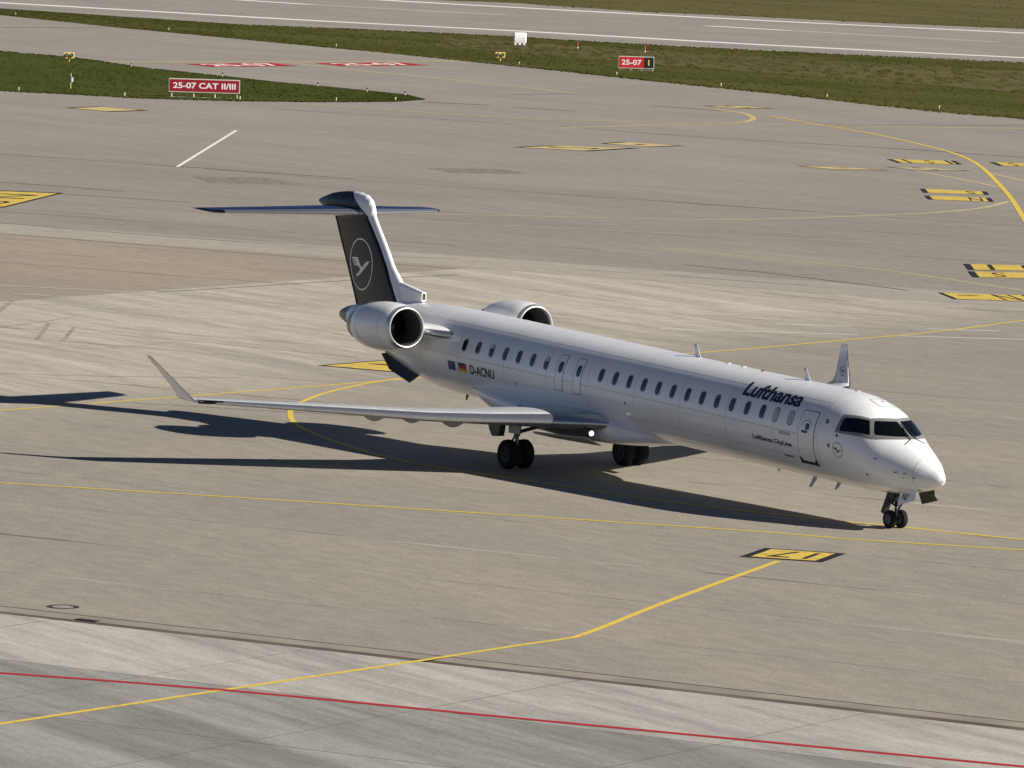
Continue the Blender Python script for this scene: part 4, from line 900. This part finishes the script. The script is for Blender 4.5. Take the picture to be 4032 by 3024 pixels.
for sg in (-1, 1):
    y0, y1 = sg * .30, sg * .42
    p = [(17.90, y0, 1.12), (18.68, y0 * .95, 1.30), (18.66, y0 * 1.1, 1.08), (18.72, y1, .93), (17.94, y1, .74)]
    q_ = [Vector(a_) for a_ in p]; n_ = Vector((0, .014, 0))
    gd_ = MB().add([v + n_ for v in q_] + [v - n_ for v in q_], [(0, 1, 2, 3, 4), (9, 8, 7, 6, 5)] + [(i, (i + 1) % 5, 5 + (i + 1) % 5, 5 + i) for i in range(5)]).build('nose_gear_door', 'white_paint' if sg < 0 else 'door_inner', plane)
    if sg < 0:
        V, F = glyphs('NU', .30, .20, .01)
        for Vc, Fc in islands(V, F): ob('letter', [(18.26 + x, -.392 + y * .22, 1.0 + y) for x, y in Vc], Fc, 'letter_navy', gd_)
ob('gear_bay', [(16.85, -.30, W(sp(16.85, PI))[2] - .004), (18.7, -.27, W(sp(18.7, PI))[2] + .02), (18.7, .27, W(sp(18.7, PI))[2] + .02), (16.85, .30, W(sp(16.85, PI))[2] - .004)], [(0, 1, 2, 3)], 'sill_black', plane)

# ------------------------------------------------------------------ airfield furniture
RZ = math.radians(60)                      # local +x runs to the right as one faces a sign from the tower
def sign(name, loc, w, h, lift, label, panels, rz):
    t = thing(name, (*loc, 0), label, 'sign', None, rz)
    MB().box((0, 0, lift + h / 2), (w, .22, h)).build('cabinet', 'sign_frame', t)
    x = -w / 2 + .06; tot = w - .12
    for frac, mat, txt, ink, tw, th in panels:
        pw = tot * frac; cx = x + pw / 2; x += pw
        pn = MB().box((cx, -.115, lift + h / 2), (pw, .02, h - .14)).build('face', mat, t)
        V, F = glyphs(txt, pw * tw, (h - .14) * th, .022)
        for Vc, Fc in islands(V, F): ob('letter', [(cx + a_, -.128, lift + h / 2 + b__) for a_, b__ in Vc], Fc, ink, pn)
    for sx in (-.46, -.15, .15, .46): MB().cyl((sx * w, 0, -.02), (sx * w, 0, lift), .05, n=8).build('leg', 'post_pale', t)
    MB().box((0, 0, .03), (w * .98, .5, .06)).build('plinth', 'concrete_pad', t)
    return t
sign('runway_sign', PTS['cat_sign'], 5.5, 1.06, .42, 'dark red sign reading 25-07 CAT II/III standing on the grass island', [(1.0, 'sign_red', '25-07 CAT II/III', 'sign_white', .90, .50)], math.radians(60))
sign('runway_sign', PTS['rwy_sign'], 3.35, 1.14, .22, 'red and black sign reading 25-07 I on the runway grass strip', [(.72, 'sign_bright_red', '25-07', 'sign_white', .80, .50), (.28, 'sign_black', 'I', 'sign_yellow', .13, .55)], math.radians(60))
def guard_light(loc, label):
    t = thing('runway_guard_light', (*loc, 0), label, 'light', 'yellow runway guard lights', RZ)
    MB().box((0, 0, .62), (.95, .24, .50)).build('housing', 'post_yellow', t)
    MB().box((0, -.02, .34), (.85, .16, .05)).cyl((0, 0, 0), (0, 0, .34), .05, n=10).cyl((0, 0, 0), (0, 0, .05), .16, n=12).build('stand', 'post_yellow', t)
    for sx in (-.235, .235):
        h = MB().rev([(.0, .16), (.10, .16), (.10, .135), (.01, .135)], (sx, -.12, .62), (0, -1, 0), 20).build('hood', 'dark_fitting', t)
        MB().rev([(.02, .135), (.05, .09), (.06, .001)], (sx, -.12, .62), (0, -1, 0), 18).build('lens', 'lens_grey', t, True)
guard_light(PTS['guard1'], 'yellow twin-lamp guard light on the far edge of the grass island')
guard_light(PTS['guard2'], 'yellow twin-lamp guard light on the long grass strip by the runway')
# white covered instrument with a rounded top and cut-out skirt
t = thing('covered_instrument', (*PTS['white_box'], 0), 'white rounded cover with a notched skirt beside the runway edge', 'instrument', None, RZ)
m = MB(); rows = []
prof = [(-.42, .30), (-.46, .55), (-.45, .9), (-.38, 1.22), (-.22, 1.36), (0, 1.40), (.22, 1.36), (.38, 1.22), (.45, .9), (.46, .55), (.42, .30)]
rows = [[(sx, yy * k, .42 + (zz - .42) * (.5 + .5 * k)) for yy, zz in prof] for sx, k in ((-.70, .72), (-.60, .96), (.52, 1.0), (.64, .80))]
m.grid(rows); m.f.append(tuple(range(11))); m.f.append(tuple(range(43, 32, -1))); m.mi += [0, 0]; m.build('cover', 'cover_white', t)
for x0, x1 in ((-.62, -.36), (-.22, .12), (.26, .56)):
    MB().add([(x0, -.42, .32), (x1, -.42, .32), (x1 - .05, -.40, .02), (x0 + .06, -.40, .02)], [(0, 1, 2, 3)]).add([(x0, .42, .32), (x1, .42, .32), (x1 - .05, .40, .02), (x0 + .06, .40, .02)], [(0, 1, 2, 3)]).build('skirt_flap', 'cover_white', t)
MB().box((0, 0, .35), (1.0, .6, .7)).build('cabinet', 'cover_shade', t); MB().box((0, 0, .04), (1.3, 1.1, .08)).build('pad', 'concrete_pad', t)
for key, lab in (('stake1', 'slim red and white marker stake nearer the white covered instrument'), ('stake2', 'slim red and white marker stake behind the red and black sign')):
    t = thing('marker_stake', (*PTS[key], 0), lab, 'marker', 'red and white stakes in the grass', RZ)
    for k in range(4): MB().cyl((0, 0, .22 * k), (0, 0, .22 * (k + 1)), .085 - .014 * k, .085 - .014 * (k + 1), n=10).build('band', ('stake_red', 'sign_white')[k in (0,)], t)
    MB().box((0, 0, .02), (.3, .3, .04)).build('foot', 'dark_fitting', t)
t = thing('instrument_pole', (*PTS['pole'], 0), 'yellow pole with a white box and small sensor on the left grass', 'pole', None, RZ)
MB().cyl((0, 0, 0), (0, 0, 1.25), .035, n=8).build('mast', 'post_yellow', t); MB().box((.12, 0, .75), (.14, .12, .36)).build('box', 'cover_white', t)
MB().box((-.02, 0, .78), (.10, .12, .42)).build('bracket', 'dark_fitting', t); MB().cyl((-.25, 0, 1.05), (0, 0, 1.12), .02, n=6).cyl((-.28, 0, .98), (-.24, 0, 1.15), .06, n=8).build('sensor', 'dark_fitting', t)
ORD = ['first', 'second', 'third', 'fourth', 'fifth', 'sixth', 'seventh', 'eighth']
def edge_light(loc, label, group, head, stem, h):
    t = thing('edge_light', (*loc, 0), label, 'light', group)
    MB().cyl((0, 0, 0), (0, 0, .04), .16, n=12).cyl((0, 0, 0), (0, 0, h * .62), .045, .04, n=8).build('stem', stem, t)
    MB().rev([(0, .06), (h * .12, .075), (h * .28, .065), (h * .38, .03), (h * .40, .001)], (0, 0, h * .60), (0, 0, 1), 12).build('lamp_head', head, t, True)
for i, p in enumerate(PTS['lights_y']): edge_light(p, 'pale yellow edge light on the near side of the grass island, %s from the left' % ORD[i], 'lights on the near side of the island', 'post_pale', 'post_pale', .30)
for i, p in enumerate(PTS['lights_d']): edge_light(p, 'dark-headed edge light on the far side of the grass island, %s from the left' % ORD[i], 'lights on the far side of the island', 'dark_fitting', 'post_pale', .40)
for i, p in enumerate(PTS['lights_g']): edge_light(p, 'pale edge light along the lower edge of the long grass strip, %s from the left' % ORD[i], 'lights along the grass strip', 'post_pale', 'post_pale', .30)
